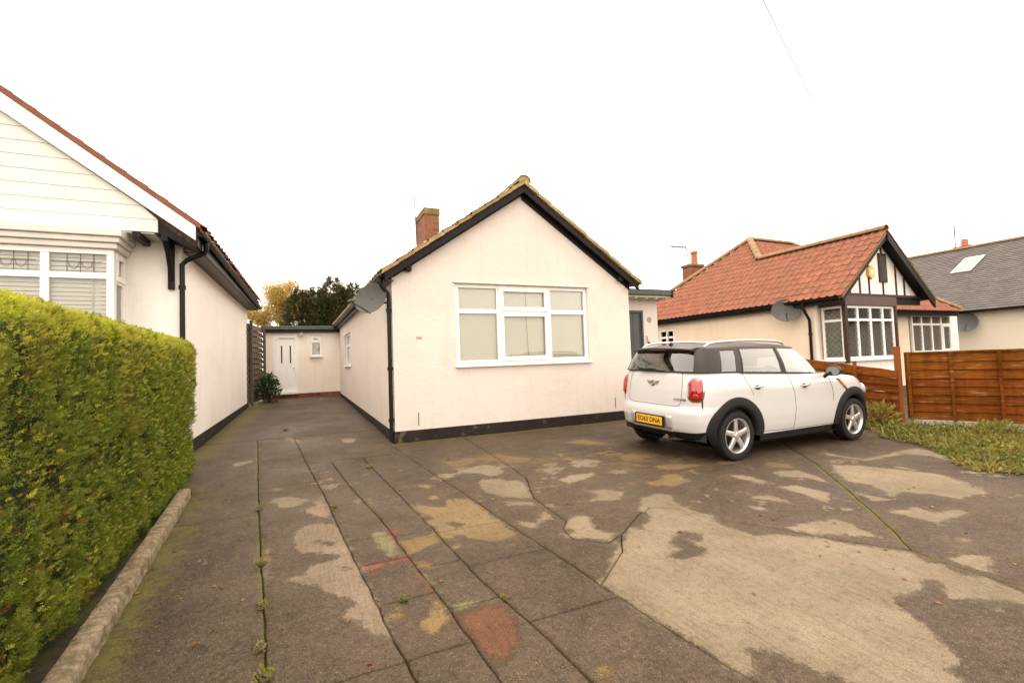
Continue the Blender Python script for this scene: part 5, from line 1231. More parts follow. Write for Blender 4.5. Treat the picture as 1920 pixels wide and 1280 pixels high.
def bnorm(i, z, side=-1):
    a = bpt(i + .3, z, side) - bpt(i - .3, z, side) if .3 < i < len(plan) - 1.3 else bpt(i + .5, z, side) - bpt(i, z, side)
    b = bpt(i, min(z + .02, 1.15), side) - bpt(i, z - .02, side)
    n = a.cross(b) if side > 0 else b.cross(a)
    n = n.normalized()
    c = Vector((1.3, 0, .6)); return n if n.dot(bpt(i, z, side) - c) > 0 else -n
def idx_at_x(x, z=.6):
    """outline index on the flank for a given x"""
    lo, hi = 12 * 3, 12 * 12
    for _ in range(40):
        m = (lo + hi) / 2
        if bpt(m, z).x < x: lo = m
        else: hi = m
    return lo
def zinv(zw, x): return zw if zw < .55 else .55 + (zw - .55) * (ZREF - .55) / (ztop(x) - .55)
def side_pt(x, z, side=-1, out=0.0):
    i = idx_at_x(x); zr = zinv(z, x); p = bpt(i, zr, side); return p + bnorm(i, zr, side) * out
AXL = ((0.0, .325), (2.595, .325))
def arch(x, z, Rr):
    for cx_, cz in AXL:
        if abs(x - cx_) < Rr:
            zz = cz + math.sqrt(Rr * Rr - (x - cx_) ** 2)
            if z < zz: return zz
    return z
def shell(z_lo, z_hi, n, side, Rr, zfun=None, out=0.0):
    P = []; idx = np.arange(0, len(plan), 1.0)
    # denser samples along the arches
    ex = []
    for cx_, _ in AXL:
        for x in np.linspace(cx_ - .53, cx_ + .53, 45): ex.append(idx_at_x(x))
    idx = np.unique(np.round(np.concatenate([idx, ex]), 3))
    for j in range(n + 1):
        row = []
        for i in idx:
            lo = zfun(bpt(i, .5).x, i) if zfun else z_lo
            z = lo + (z_hi - lo) * j / n
            p = bpt(i, z, side)
            if abs(p.y) > .55: p.z = arch(p.x, p.z, Rr)
            row.append(p + (bnorm(i, z, side) * out if out else Vector()))
        P.append(row)
    return P
def lowz(x, i):
    r = np.interp(x, [-.75, -.6, -.45, .3, 2.2, 3.0, 3.4], [.375, .385, .42, .30, .30, .36, .36]); return float(r)
body = MB()
for s in (-1, 1): body.grid(shell(.3, ZREF, 26, s, .495, lowz))
# bonnet
for s in (-1, 1):
    P = []
    ids = [i for i in np.arange(0, len(plan), 1.0) if bpt(i, ZREF).x > 1.86]
    for f in np.linspace(1, 0, 9):
        row = []
        for i in ids:
            p = bpt(i, ZREF, s); cr = .055 * (1 - f * f) * np.interp(p.x, [1.8, 2.6, 3.2], [1.0, .9, .5]); row.append(Vector((p.x, p.y * f, p.z + cr + .006 * math.sin(f * math.pi))))
        P.append(row)
    body.grid(P)
bodyo = body.build('body', MAT['cwhite'], car, smooth=True, angle=32)
# black lower skirt, sill and underside
sk = MB()
for s in (-1, 1): sk.grid(shell(.19, .44, 7, s, .49, lambda x, i: float(np.interp(x, [-.7, -.45, -.2, 3, 3.3], [.285, .27, .20, .20, .27])), -.012))
for s in (-1, 1):
    a = [bpt(i, .19, s) for i in np.arange(0, len(plan), 2.0)]
    sk.grid([a, [Vector((p.x, p.y * .3, .2)) for p in a]])
sk.build('sill', MAT['cplastic'], car, smooth=True, angle=40)
ub = MB(); ub.box(-.36, 3.1, -.58, .58, .22, .5); ub.build('underbody', MAT['cdark'], car)
# wheel housings and arch cladding
for s in (-1, 1):
    for n_, (cx_, cz) in enumerate(AXL):
        hs = MB(); A = np.linspace(-.12, math.pi + .12, 25)
        hs.grid([[Vector((cx_ + math.cos(a) * .488, s * y, cz + math.sin(a) * .488)) for a in A] for y in (.60, .72, .80)])
        hs.add([Vector((cx_ + math.cos(a) * .49, s * .6, cz + math.sin(a) * .49)) for a in A], [tuple(range(25))])
        hs.build('wheel_housing', MAT['cdark'], car)
        ar = MB(); rows = []
        lo = -.10 if n_ == 0 else -.06
        A = np.linspace(-.07 if n_ == 0 else .30, math.pi + (.30 if n_ == 0 else .06), 33)
        for rr, oo in ((.512, .0005), (.506, .016), (.47, .021), (.42, .020), (.385, .014), (.372, -.01), (.372, -.06)):
            row = []
            for a in A:
                x = cx_ + math.cos(a) * rr; z = max(cz + math.sin(a) * rr, .215)
                row.append(side_pt(min(max(x, -.52), 3.1), max(z, .22), s, oo))
            rows.append(row)
        ar.grid(rows); ar.build('arch_cladding', MAT['cplastic'], car, smooth=True, angle=60)
# greenhouse: glass between dark pillars, dark roof
BELT = [(-.60, 0), (-.590, .42), (-.55, .63), (-.45, .775), (-.28, .84), (.14, .858), (1.0, .86), (1.62, .835), (1.88, .785), (2.02, .62), (2.11, .3), (2.13, 0)]
ROOF = [(-.46, 0), (-.452, .36), (-.41, .53), (-.31, .635), (-.12, .672), (.27, .69), (1.02, .685), (1.34, .665), (1.52, .61), (1.58, .48), (1.63, .24), (1.64, 0)]
def gpt(tau, v, s=-1):
    def cv(P):
        n = len(P); i = min(int(tau), n - 2); t = tau - i; Q = [Vector(p) for p in P]
        p1, p2 = Q[i], Q[i + 1]
        p0 = Q[i - 1] if i > 0 else Vector((Q[0].x, -Q[1].y)); p3 = Q[i + 2] if i + 2 < n else Vector((Q[-1].x, -Q[-2].y))
        return .5 * ((2 * p1) + (p2 - p0) * t + (2 * p0 - 5 * p1 + 4 * p2 - p3) * t * t + (3 * p1 - p0 - 3 * p2 + p3) * t ** 3)
    a, b = cv(BELT), cv(ROOF); q = a.lerp(b, v); bul = .020 * math.sin(math.pi * v)
    zb = ztop(a.x) - .004 if tau < 8.6 else ztop(a.x) + .035 * min((tau - 8.6) / 1.5, 1)
    zt = np.interp(b.x, [-.5, -.2, .5, 1.1, 1.5, 1.7], [1.485, 1.492, 1.500, 1.497, 1.475, 1.462])
    c = Vector((.6, 0)); d = (q - c); d = Vector((d.x * .35, d.y)).normalized() if d.length > 0 else Vector((0, 0))
    q = q + d * bul
    return Vector((q.x, s * q.y, zb + (zt - zb) * v))
WIN = [('rear_window', 0, 2.15, .05, .90), ('quarter_window', 4.16, 4.80, .05, .86), ('rear_side_window', 5.04, 5.90, .03, .90), ('front_side_window', 6.06, 7.78, .03, .90), ('windscreen', 8.35, 11, .06, .93)]
taus = sorted(set([round(x, 4) for x in np.concatenate([np.linspace(0, 11, 67)] + [[w[1], w[2]] for w in WIN])]))
vsn = sorted(set([round(x, 4) for x in list(np.linspace(0, 1, 11)) + [w[3] for w in WIN] + [w[4] for w in WIN]]))
pil = MB(); panes = {}
for s in (-1, 1):
    for a, b in zip(taus[:-1], taus[1:]):
        for c, d in zip(vsn[:-1], vsn[1:]):
            tm_, vm = (a + b) / 2, (c + d) / 2; key = None
            for w in WIN:
                if w[1] < tm_ < w[2] and w[3] < vm < w[4]: key = w[0]
            quad = [gpt(a, c, s), gpt(b, c, s), gpt(b, d, s), gpt(a, d, s)]
            if s > 0: quad = quad[::-1]
            if key is None: pil.add(quad, [(0, 1, 2, 3)])
            else:
                kk = key if key in ('rear_window', 'windscreen') else (key, s)
                panes.setdefault(kk, MB()).add(quad, [(0, 1, 2, 3)])
po = pil.build('pillars', MAT['cblack'], car, smooth=True, angle=35)
so = po.modifiers.new('thick', 'SOLIDIFY'); so.thickness = .02; so.offset = -1
for k, p in panes.items(): p.build(k if isinstance(k, str) else k[0], MAT['cglass'], car, smooth=True, angle=60)
# roof skin
rf_ = MB()
for s in (-1, 1):
    P = []
    for f in np.linspace(1, 0, 11):
        row = []
        for t in np.linspace(0, 11, 67):
            p = gpt(t, 1, s); row.append(Vector((.55 + (p.x - .55) * (f * .5 + .5) if f < .999 else p.x, p.y * f, p.z + .062 * (1 - f ** 2.2))))
        P.append(row)
    # keep front and rear edges: only scale y, x stays
    P = [[Vector((gpt(t, 1, s).x, gpt(t, 1, s).y * f, gpt(t, 1, s).z + .062 * (1 - f ** 2.4) * min(1, max(0, (gpt(t, 1, s).x + .50) / .35), (1.70 - gpt(t, 1, s).x) / .3))) for t in np.linspace(0, 11, 67)] for f in np.linspace(1, 0, 11)]
    rf_.grid(P)
rf_.build('roof', MAT['cblack'], car, smooth=True, angle=40)
# roof rails, spoiler, aerial
for s in (-1, 1):
    q = MB(); pts = []
    for x, z in ((-.28, 1.505), (-.20, 1.545), (-.08, 1.566), (.3, 1.582), (.75, 1.582), (1.15, 1.566), (1.30, 1.548), (1.38, 1.512)): pts.append((x, s * np.interp(x, [-.3, .2, 1.0, 1.4], [.605, .635, .63, .585]), z))
    q.tube(pts, [.012, .018, .019, .019, .019, .019, .018, .012], 8); q.build('roof_rail', MAT['railsilver'], car, smooth=True)
q = MB()
P = []
for f in np.linspace(-1, 1, 17):
    w = .585; x0 = -.535 + .05 * abs(f) ** 3; y = f * w
    P.append([Vector((-.20, y * .98, 1.525 - .02 * f * f)), Vector((-.40, y, 1.522 - .022 * f * f)), Vector((x0, y, 1.505 - .025 * f * f)), Vector((x0 - .006, y, 1.492 - .025 * f * f)), Vector((x0 + .02, y, 1.478 - .025 * f * f)), Vector((-.42, y, 1.468 - .02 * f * f))])
q.grid(P); q.add(P[0], [tuple(range(6))]); q.add(P[-1], [tuple(range(6))]); q.build('rear_spoiler', MAT['cblack'], car, smooth=True, angle=50)
q = MB(); q.box(-.520, -.500, -.16, .16, 1.474, 1.486); q.build('high_brake_light', MAT['redlens'], car)
q = MB(); q.tube([(-.26, .02, 1.54), (-.24, .02, 1.575)], [.03, .014], 8); q.tube([(-.24, .02, 1.57), (-.36, .02, 1.76)], [.005, .0025], 6); q.build('radio_aerial', MAT['cplastic'], car, smooth=True)
# rear wiper
q = MB(); q.tube([gpt(.5, .04) + Vector((-.03, 0, .0)), gpt(.2, .08) + Vector((-.025, .35, 0))], .011, 6); q.box(-.635, -.60, .0, .30, 1.185, 1.215); q.build('rear_wiper', MAT['cplastic'], car)
# interior
q = MB(); q.box(-.52, 1.95, -.78, .78, .60, .98); q.build('cabin_floor', MAT['cdark'], car)
q = MB(); q.box(1.55, 2.05, -.74, .74, .9, 1.06); q.build('dashboard', MAT['cdark'], car, bevel=.04)
q = MB(); q.lathe([(.155, -.014), (.175, 0), (.155, .014), (.145, 0), (.155, -.014)], 20, lambda x, y, z: (1.42 + z - y * .35, -.36 + x, 1.03 + y * .93)); q.build('steering_wheel', MAT['cdark'], car)
for (x, y, w) in ((.92, -.36, .23), (.92, .36, .23), (.02, -.38, .27), (.02, .38, .27)):
    q = MB(); q.box(x - .05, x + .07, y - w, y + w, .75, 1.18); q.box(x - .045, x + .035, y - .11, y + .11, 1.20, 1.36); q.tube([(x, y - .04, 1.17), (x, y - .04, 1.22)], .008, 5); q.tube([(x, y + .04, 1.17), (x, y + .04, 1.22)], .008, 5)
    q.build('seat', MAT['cseat'], car, bevel=.03)

# surface-following helpers
def disc_patch(iC, iH, zC, zH, dome, n_exp=2.6, s=-1, rings=6, seg=36, base=.002):
    """rounded patch laid on body skin: centre index iC half-width iH, centre level zC half-height zH"""
    V = []; F = []
    def pt(a, r):
        c, sn = math.cos(a), math.sin(a); k = (abs(c) ** n_exp + abs(sn) ** n_exp) ** (-1 / n_exp)
        i = iC + iH * r * k * c; z = zC + zH * r * k * sn
        return bpt(i, z, s) + bnorm(i, z, s) * (base + dome * (1 - r ** 4))
    V.append(pt(0, 0))
    for j in range(1, rings + 1):
        for k in range(seg): V.append(pt(2 * math.pi * k / seg, j / rings))
    for k in range(seg): F.append((0, 1 + k, 1 + (k + 1) % seg))
    for j in range(rings - 1):
        for k in range(seg): F.append((1 + j * seg + k, 1 + (j + 1) * seg + k, 1 + (j + 1) * seg + (k + 1) % seg, 1 + j * seg + (k + 1) % seg))
    last = [1 + (rings - 1) * seg + k for k in range(seg)]; b = len(V)
    for k in range(seg):
        a = 2 * math.pi * k / seg; V.append(pt(a, 1.0) - (pt(a, 1.0) - Vector((1.3, 0, .6))).normalized() * .02)
    for k in range(seg): F.append((last[k], b + k, b + (k + 1) % seg, last[(k + 1) % seg]))
    m_ = MB(); m_.add(V, F); return m_
def dens(pts, n=8):
    o_ = []
    for a, b in zip(pts[:-1], pts[1:]): o_ += [(a[0] + (b[0] - a[0]) * k / n, a[1] + (b[1] - a[1]) * k / n) for k in range(n)]
    return o_ + [pts[-1]]
def line_on(pts, r=.0028, s=-1, mat='seam', name='panel_gap', parent=None):
    q = MB(); q.tube([side_pt(x, z, s, .0004) for x, z in dens(pts)], r, 5); return q.build(name, MAT[mat], parent or bodyo)
def rline_on(pts, r=.0028, s=-1, mat='seam', name='panel_gap'):
    q = MB(); q.tube([bpt(i, z, s) + bnorm(i, z, s) * .0004 for i, z in dens(pts)], r, 5); return q.build(name, MAT[mat], bodyo)
# rear lamps on the corners
for s in (-1, 1):
    iC = 12 * 2.62
    disc_patch(iC, 12 * .62, .935, .160, .018, 3.2, s).build('lamp_bezel', MAT['chrome'], car, smooth=True)
    lm_ = disc_patch(iC, 12 * .52, .935, .146, .034, 3.2, s, base=.010).build('rear_light', MAT['redlens'], car, smooth=True)
    disc_patch(iC, 12 * .30, .975, .060, .030, 2.6, s, base=.014).build('indicator_lens', M('lamp_amber', (.33, .03, .012), .15, .2, 40, spec=.6, coat=.6), lm_, smooth=True)
    disc_patch(iC, 12 * .30, .865, .050, .030, 2.6, s, base=.014).build('reverse_lens', M('lamp_bright', (.40, .015, .015), .12, .2, 40, spec=.7, coat=.8), lm_, smooth=True)
# panel gaps: doors, tailgate, bumper, filler flap
for s in (-1, 1):
    line_on([(.14, 1.155), (.18, 1.06), (.27, .93), (.31, .84)], s=s)
    line_on([(1.05, 1.115), (1.09, 1.0), (1.165, .80), (1.175, .6), (1.155, .42), (1.15, .305)], s=s)
    line_on([(1.96, 1.05), (2.03, .9), (2.06, .75), (2.055, .66)], s=s)
    line_on([(.50, .34), (.9, .325), (1.5, .318), (2.08, .318)], .003, s=s)
    rline_on([(12 * k, .715) for k in (0, .5, 1.0, 1.35)] + [(12 * 1.52, .735), (12 * 1.62, .78), (12 * 1.66, .90), (12 * 1.66, 1.04), (12 * 1.62, 1.15)], s=s)
    for i0, i1 in ((5.04, 5.98), (6.02, 7.8)):
        q = MB(); q.tube([gpt(t, .005, s) + Vector((0, s * .006, 0)) for t in np.linspace(i0 - .1, i1, 10)], .009, 6); q.build('belt_trim', MAT['cplastic'], car, smooth=True)
    for t in (5.0, 5.98):
        q = MB(); q.tube([gpt(t, v, s) + Vector((0, s * .002, 0)) for v in np.linspace(0, .97, 6)], .004, 5); q.build('panel_gap', MAT['seam'], po)
    # handles
    for (x, z) in ((.40, .945), (1.39, .915)):
        q = MB(); q.tube([side_pt(x - .075, z, s, .0), side_pt(x - .06, z, s, .028), side_pt(x, z + .006, s, .036), side_pt(x + .07, z + .004, s, .030), side_pt(x + .09, z, s, .0)], [.008, .011, .012, .011, .008], 8); q.build('door_handle', MAT['chrome'], car, smooth=True)
        q = MB(); q.lathe([(0, .002), (.035, .0015), (.045, -.004)], 16, lambda a, b, c, x=x, z=z, s=s: tuple(side_pt(x + a * 1.5, z + b * .75 - .002, s, c + .0015))); q.build('handle_cup', MAT['seam'], car, smooth=True)
    # mirror
    q = MB(); q.tube([side_pt(1.90, 1.02, s, -.01), side_pt(1.90, 1.035, s, .04) , Vector((1.905, s * .965, 1.075))], [.03, .024, .03], 10); mir = q.build('mirror_arm', MAT['cplastic'], car, smooth=True)
    T_m = lambda x, y, z, s=s: (1.93 + z * .95, s * (.985 + x), 1.11 + y)
    q = MB(); q.lathe([(0, .085), (.05, .082), (.085, .06), (.105, .02), (.108, -.03), (.10, -.036)], 24, lambda x, y, z, T_m=T_m: T_m(x * .98, y * .72, z)); q.build('mirror_cap', MAT['cblack'], car, smooth=True)
    q = MB(); q.lathe([(0, -.032), (.099, -.030), (.10, -.036)], 24, lambda x, y, z, T_m=T_m: T_m(x * .95, y * .69, z)); q.build('mirror_glass', MAT['skyglass'], mir, smooth=True)
    # side scuttle with amber repeater
    q = MB(); q.prism([side_pt(2.17, .985, s, .002), side_pt(2.22, .99, s, .002), side_pt(2.43, .80, s, .002), side_pt(2.40, .785, s, .002)], (0, s * .014, 0)); sc_ = q.build('side_scuttle', MAT['chrome'], car, bevel=.004)
    q = MB(); q.prism([side_pt(2.19, .975, s, .014), side_pt(2.24, .97, s, .014), side_pt(2.35, .86, s, .014), side_pt(2.31, .86, s, .014)], (0, s * .012, 0)); q.build('side_repeater', MAT['amber'], sc_, bevel=.005)
    # headlamp and front detail
    disc_patch(12 * 10.9, 12 * .75, .93, .13, .03, 2.2, s, base=.003).build('headlight', MAT['clearlens'], car, smooth=True)
# rear badge: ring with wings
MAT['badge'] = M('badge_metal', (.30, .28, .25), .25, .1, 10, metal=.9)
def rpt(y, zl, out):
    """on the tailgate: lateral y, level z"""
    lo, hi = 0, 40.0
    for _ in range(30):
        m = (lo + hi) / 2
        if abs(bpt(m, zl).y) < abs(y): lo = m
        else: hi = m
    s = -1 if y <= 0 else 1
    return bpt(lo, zl, s) + bnorm(max(lo, .6), zl, s) * out
q = MB(); q.lathe([(0, .010), (.026, .010), (.034, .014), (.042, .010), (.045, 0)], 24, lambda x, y, z: tuple(rpt(x, .995 + y, z)));
bd = q.build('badge', MAT['badge'], car, smooth=True)
for s in (-1, 1):
    for dz, L0, L1 in ((.022, .046, .125), (.006, .048, .115), (-.010, .048, .10)):
        q = MB(); q.add([tuple(rpt(s * L0, .995 + dz - .006, .006)), tuple(rpt(s * L1, .995 + dz + .002, .004)), tuple(rpt(s * L1 * .97, .995 + dz + .010, .004)), tuple(rpt(s * L0, .995 + dz + .006, .006))], [(0, 1, 2, 3)])
        w_o = q.build('badge_wing', MAT['badge'], bd); w_o.modifiers.new('t', 'SOLIDIFY').thickness = .004
def text_mesh(body_, size, T, name, mat, parent, ext=.0008, sxx=1.0):
    cu = bpy.data.curves.new(name, 'FONT'); cu.body = body_; cu.size = size; cu.extrude = ext; cu.align_x = 'CENTER'; cu.align_y = 'CENTER'; cu.offset = size * .018; cu.resolution_u = 3
    ob = bpy.data.objects.new(name, cu); COL.objects.link(ob); bpy.context.view_layer.update()
    me = bpy.data.meshes.new_from_object(ob.evaluated_get(bpy.context.evaluated_depsgraph_get())); bpy.data.objects.remove(ob); bpy.data.curves.remove(cu)
    for v in me.vertices: v.co = T(v.co.x * sxx, v.co.y, v.co.z)
    me.update(); me.materials.clear()
    return link(name, me, mat, parent)
# lettering: viewed from behind, right-hand side of the car is at the right
text_mesh('COOPER', .042, lambda x, y, z: rpt(-.50 - x, .80 + y, .003 + z), 'model_lettering', MAT['badge'], car, .002, 1.15)
# number plate in its trim
xp = bpt(0, .50).x
pl = MB(); pl.box(xp - .020, xp - .004, -.30, .30, .415, .575); sur = pl.build('plate_surround', MAT['cplastic'], car, bevel=.012)
pl = MB(); pl.box(xp - .028, xp - .0205, -.26, .26, .440, .556); plo = pl.build('number_plate', MAT['plate'], car, bevel=.003)
text_mesh('EO63 DNA', .098, lambda x, y, z: Vector((xp - .0288 - z, -x, .498 + y)), 'plate_lettering', MAT['ink'], plo, .0006, .98)
for s in (-1, 1):
    q = MB(); P = []
    for t in np.linspace(0, 1, 5):
        y = s * (.305 + t * .10); P.append([rpt(y, z, .012) for z in (.405, .45, .50, .55, .585)])
    q.grid(P); o = q.build('plate_trim', MAT['railsilver'], car, smooth=True); o.modifiers.new('t', 'SOLIDIFY').thickness = .012
q = MB(); q.grid([[rpt(y, z, .012) for y in np.linspace(-.405, .405, 17)] for z in (.375, .392, .408)]); o = q.build('plate_trim', MAT['railsilver'], car, smooth=True); o.modifiers.new('t', 'SOLIDIFY').thickness = .012
q = MB(); q.tube([(xp + .02, -.30, .30), (xp + .20, -.30, .30)], .032, 14); q.build('exhaust_pipe', MAT['chrome'], car, smooth=True)
# front grille and plate
q = MB(); q.grid([[bpt(i, z, s) + bnorm(i, z, s) * .006 for s, i in [(-1, len(plan) - 1 - k) for k in (14, 10, 6, 3, 1)] + [(1, len(plan) - 1 - k) for k in (1, 3, 6, 10, 14)]] for z in (.62, .72, .82, .9)]); q.build('grille', MAT['cplastic'], car, smooth=True)
# wheels
def wheel(cx_, s):
    cy = s * .775
    def T(x, y, z): return (cx_ + x, cy + s * z, .325 + y)
    w = MB(); w.lathe([(.225, -.095), (.27, -.104), (.312, -.098), (.325, -.075), (.326, 0), (.325, .075), (.314, .096), (.285, .106), (.245, .103), (.225, .092)], 48, T)
    to = w.build('wheel', MAT['tyre'], car, smooth=True)
    r_ = MB(); r_.lathe([(.228, .095), (.232, .098), (.222, .098), (.212, .086), (.205, .05), (.200, -.08)], 48, T); r_.build('rim', MAT['silver'], to, smooth=True)
    d_ = MB(); d_.lathe([(0, .005), (.13, .005), (.14, -.01), (.2, -.03)], 32, T); d_.build('brake_disc', MAT['cdark'], to, smooth=True)
    sp = MB()
    for k in range(5):
        a = math.pi / 2 + k * 2 * math.pi / 5
        def S(r, t, z, a=a): return T(math.cos(a) * r - math.sin(a) * t, math.sin(a) * r + math.cos(a) * t, z)
        prof = [(.03, .040, .082), (.08, .036, .086), (.14, .031, .086), (.19, .033, .084), (.216, .042, .084)]
        rows = [[S(r, -w_, z - .028), S(r, -w_, z - .008), S(r, -w_ * .6, z), S(r, 0, z - .004), S(r, w_ * .6, z), S(r, w_, z - .008), S(r, w_, z - .028)] for r, w_, z in prof]
        sp.grid(rows)
    sp.build('spokes', MAT['silver'], to, smooth=True, angle=45)
    h = MB(); h.lathe([(0, .090), (.025, .090), (.032, .084), (.055, .082), (.062, .06)], 24, T); h.build('hub_cap', MAT['silver'], to, smooth=True)
    b = MB()
    for k in range(5):
        a = math.pi / 2 + (k + .5) * 2 * math.pi / 5; b.lathe([(0, .083), (.010, .083), (.010, .06)], 8, lambda x, y, z, a=a: T(math.cos(a) * .046 + x, math.sin(a) * .046 + y, z))
    b.build('wheel_nuts', MAT['cplastic'], to)
for cx_ in (0.0, 2.595):
    for s in (-1, 1): wheel(cx_, s)
# ---------------------------------------------------------------- vegetation
def bulk(name, mats, parent, templates, pos, axis, up, size, mi=None):
    """many small plant pieces as ONE mesh: templates = list of (verts Nx3 local with y forward / z up, quads)"""
    n = len(pos); A = axis / np.linalg.norm(axis, axis=1, keepdims=True)
    S = np.cross(A, up); S /= np.maximum(np.linalg.norm(S, axis=1, keepdims=True), 1e-6); U = np.cross(S, A)
    allV, allF = [], []; off = 0
    which = RNG.integers(0, len(templates), n)
    for k, (tv, tf) in enumerate(templates):
        idx = np.where(which == k)[0]
        if not len(idx): continue
        tv = np.asarray(tv, float); tf = np.asarray(tf, int)
        V = (pos[idx][:, None] + size[idx][:, None, None] * (tv[None, :, 0:1] * S[idx][:, None] + tv[None, :, 1:2] * A[idx][:, None] + tv[None, :, 2:3] * U[idx][:, None]))
        F = tf[None] + (np.arange(len(idx)) * len(tv))[:, None, None] + off
        allV.append(V.reshape(-1, 3)); allF.append(F.reshape(-1, tf.shape[1])); off += len(idx) * len(tv)
    V = np.concatenate(allV); F = np.concatenate(allF); me = bpy.data.meshes.new(name)
    me.vertices.add(len(V)); me.vertices.foreach_set('co', V.ravel().astype(np.float32))
    w = F.shape[1]; me.loops.add(F.size); me.loops.foreach_set('vertex_index', F.ravel().astype(np.int32))
    me.polygons.add(len(F)); me.polygons.foreach_set('loop_start', np.arange(0, F.size, w, dtype=np.int32)); 
    me.update(calc_edges=True); me.validate()
    return link(name, me, mats, parent)

def frond(rs, n=3, spread=.5, lw=.055, ll=.40):
    """flat feathery conifer spray"""
    V, F = [], []
    def leaf(x, y, ax, ay, L, w, z0, z1):
        b = len(V); px, py = -ay, ax
        V.extend([(x, y, z0), (x + ax * L * .5 + px * w, y + ay * L * .5 + py * w, (z0 + z1) / 2 + .01), (x + ax * L, y + ay * L, z1), (x + ax * L * .5 - px * w, y + ay * L * .5 - py * w, (z0 + z1) / 2 + .01)]); F.append((b, b + 1, b + 2, b + 3))
    leaf(0, 0, 0, 1, 1.0, .045, 0, rs.uniform(-.15, .1))
    for k in range(n):
        y = .12 + .72 * k / n
        for s in (-1, 1):
            a = rs.uniform(.6, .95); L = ll * (1 - .55 * k / n) * rs.uniform(.8, 1.2); leaf(0, y + rs.uniform(-.05, .05), s * math.sin(a), math.cos(a), L, lw * rs.uniform(.8, 1.2), rs.uniform(-.04, .04), rs.uniform(-.14, .08))
    return V, F
_rs = random.Random(3)
FR = [frond(_rs) for _ in range(6)]
LEAF = [([(0, 0, 0), (.28, .35, .06), (.22, .72, .03), (0, 1, -.08), (-.22, .72, .03), (-.28, .35, .06)], [(0, 1, 2, 5), (5, 2, 3, 4)]),
        ([(0, 0, 0), (.24, .4, .10), (.16, .75, .02), (0, 1, -.15), (-.16, .75, .06), (-.24, .4, .02)], [(0, 1, 2, 5), (5, 2, 3, 4)])]

# hedge at left: clipped conifer, rounded at its far end
HX1, HX0, HYA, HYB, HT = -1.30, -2.35, .9, 7.62, 1.945
def hedge_pt(u, v):
    """u along y 0..1 (wraps round the far end), v up the face and over the top 0..1.4"""
    pass
hedge = thing('hedge', 'dense clipped green conifer hedge in front of the white bungalow at left', 'hedge', (-1.8, 4.3, gz(4.3)))
# dark inner mass
hc = MB(); P = []
def hsec(y, k):
    """cross-section ring of the hedge at y shrunk by k"""
    e = max(0, (y - (HYB - .45)) / .45); sh = (1 - math.sqrt(max(0, 1 - min(e, 1) ** 2.6)))
    x1 = HX1 + .085 * np.clip((6.5 - y) / 4, 0, 1) - k - .42 * sh; x0 = HX0 + k + .42 * sh; zt = HT - k - .16 * sh ** 1.2; zb = gz(y) + .02
    foot = .02
    r = .13
    pts = [(x1 - foot, zb), (x1 - foot * .55, zb + .14), (x1 - .03, zb + .42), (x1, zb + .9), (x1 + .015, zt - .5), (x1, zt - r), (x1 - r * .3, zt - r * .3), (x1 - r, zt), ((x0 + x1) / 2, zt + .02), (x0 + r, zt), (x0, zt - r), (x0, zb + .4), (x0 + foot, zb)]
    return pts
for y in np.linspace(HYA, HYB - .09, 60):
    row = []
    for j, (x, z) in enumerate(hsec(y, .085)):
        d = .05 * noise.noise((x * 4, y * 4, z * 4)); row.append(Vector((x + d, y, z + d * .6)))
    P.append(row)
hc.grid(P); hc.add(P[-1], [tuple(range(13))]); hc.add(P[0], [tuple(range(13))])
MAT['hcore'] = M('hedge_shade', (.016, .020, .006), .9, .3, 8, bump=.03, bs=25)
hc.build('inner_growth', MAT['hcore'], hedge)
pos, axs = [], []
rs = random.Random(11)
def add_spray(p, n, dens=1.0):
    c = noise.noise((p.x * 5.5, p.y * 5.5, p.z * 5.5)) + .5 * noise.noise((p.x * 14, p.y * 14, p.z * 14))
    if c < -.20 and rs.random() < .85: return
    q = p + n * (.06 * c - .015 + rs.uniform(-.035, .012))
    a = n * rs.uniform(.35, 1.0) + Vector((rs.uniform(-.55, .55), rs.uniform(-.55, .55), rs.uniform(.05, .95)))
    pos.append(q); axs.append(a)
N_H = 58000
for k in range(N_H):
    y = HYA + (HYB - HYA) * rs.random() ** .85
    S = hsec(y, 0); t = rs.random()
    # right face gets most, then top edge and top
    if t < .74: seg = rs.uniform(0, 5); 
    elif t < .86: seg = rs.uniform(5, 7)
    else: seg = rs.uniform(7, 9.2)
    i = int(seg); f = seg - i; a, b = S[i], S[i + 1]
    p = Vector((a[0] + (b[0] - a[0]) * f, y, a[1] + (b[1] - a[1]) * f))
    d = Vector((b[1] - a[1], 0, -(b[0] - a[0]))).normalized()
    if y > HYB - .4: d = (d + Vector((0, (y - HYB + .4) / .4 * 1.3, 0))).normalized()
    add_spray(p, d)
for k in range(6500):     # far end face
    y = HYB - .03 * rs.random(); S = hsec(HYB - .005, 0); x = rs.uniform(S[11][0], S[3][0]); z = rs.uniform(gz(y), HT - .16); y2 = HYB - .02 - .25 * abs((x - (HX0 + HX1) / 2) / .5) ** 4 * .3
    add_spray(Vector((x, y2, z)), Vector((.2, 1, 0)))
for k in range(7000):     # street end and the side towards the house
    if k % 2:
        x = rs.uniform(HX0, HX1 + .09); z = rs.uniform(gz(HYA), HT); add_spray(Vector((x, HYA, z)), Vector((0, -1, 0)))
    else:
        y = rs.uniform(HYA, HYB - .3); S = hsec(y, 0); add_spray(Vector((S[10][0], y, rs.uniform(gz(y) + .3, HT - .1))), Vector((-1, 0, 0)))
pos = np.array([tuple(p) for p in pos]); axs = np.array([tuple(a) for a in axs])
sz = RNG.uniform(.028, .066, len(pos)); upr = RNG.normal(0, 1, (len(pos), 3))
MAT['hedge'] = leafmat('hedge_leaf', (.150, .205, .024), (.24, .235, .03), .32, .60)
o = bulk('foliage', MAT['hedge'], hedge, FR, pos, axs, upr, sz); o['kind'] = 'stuff'
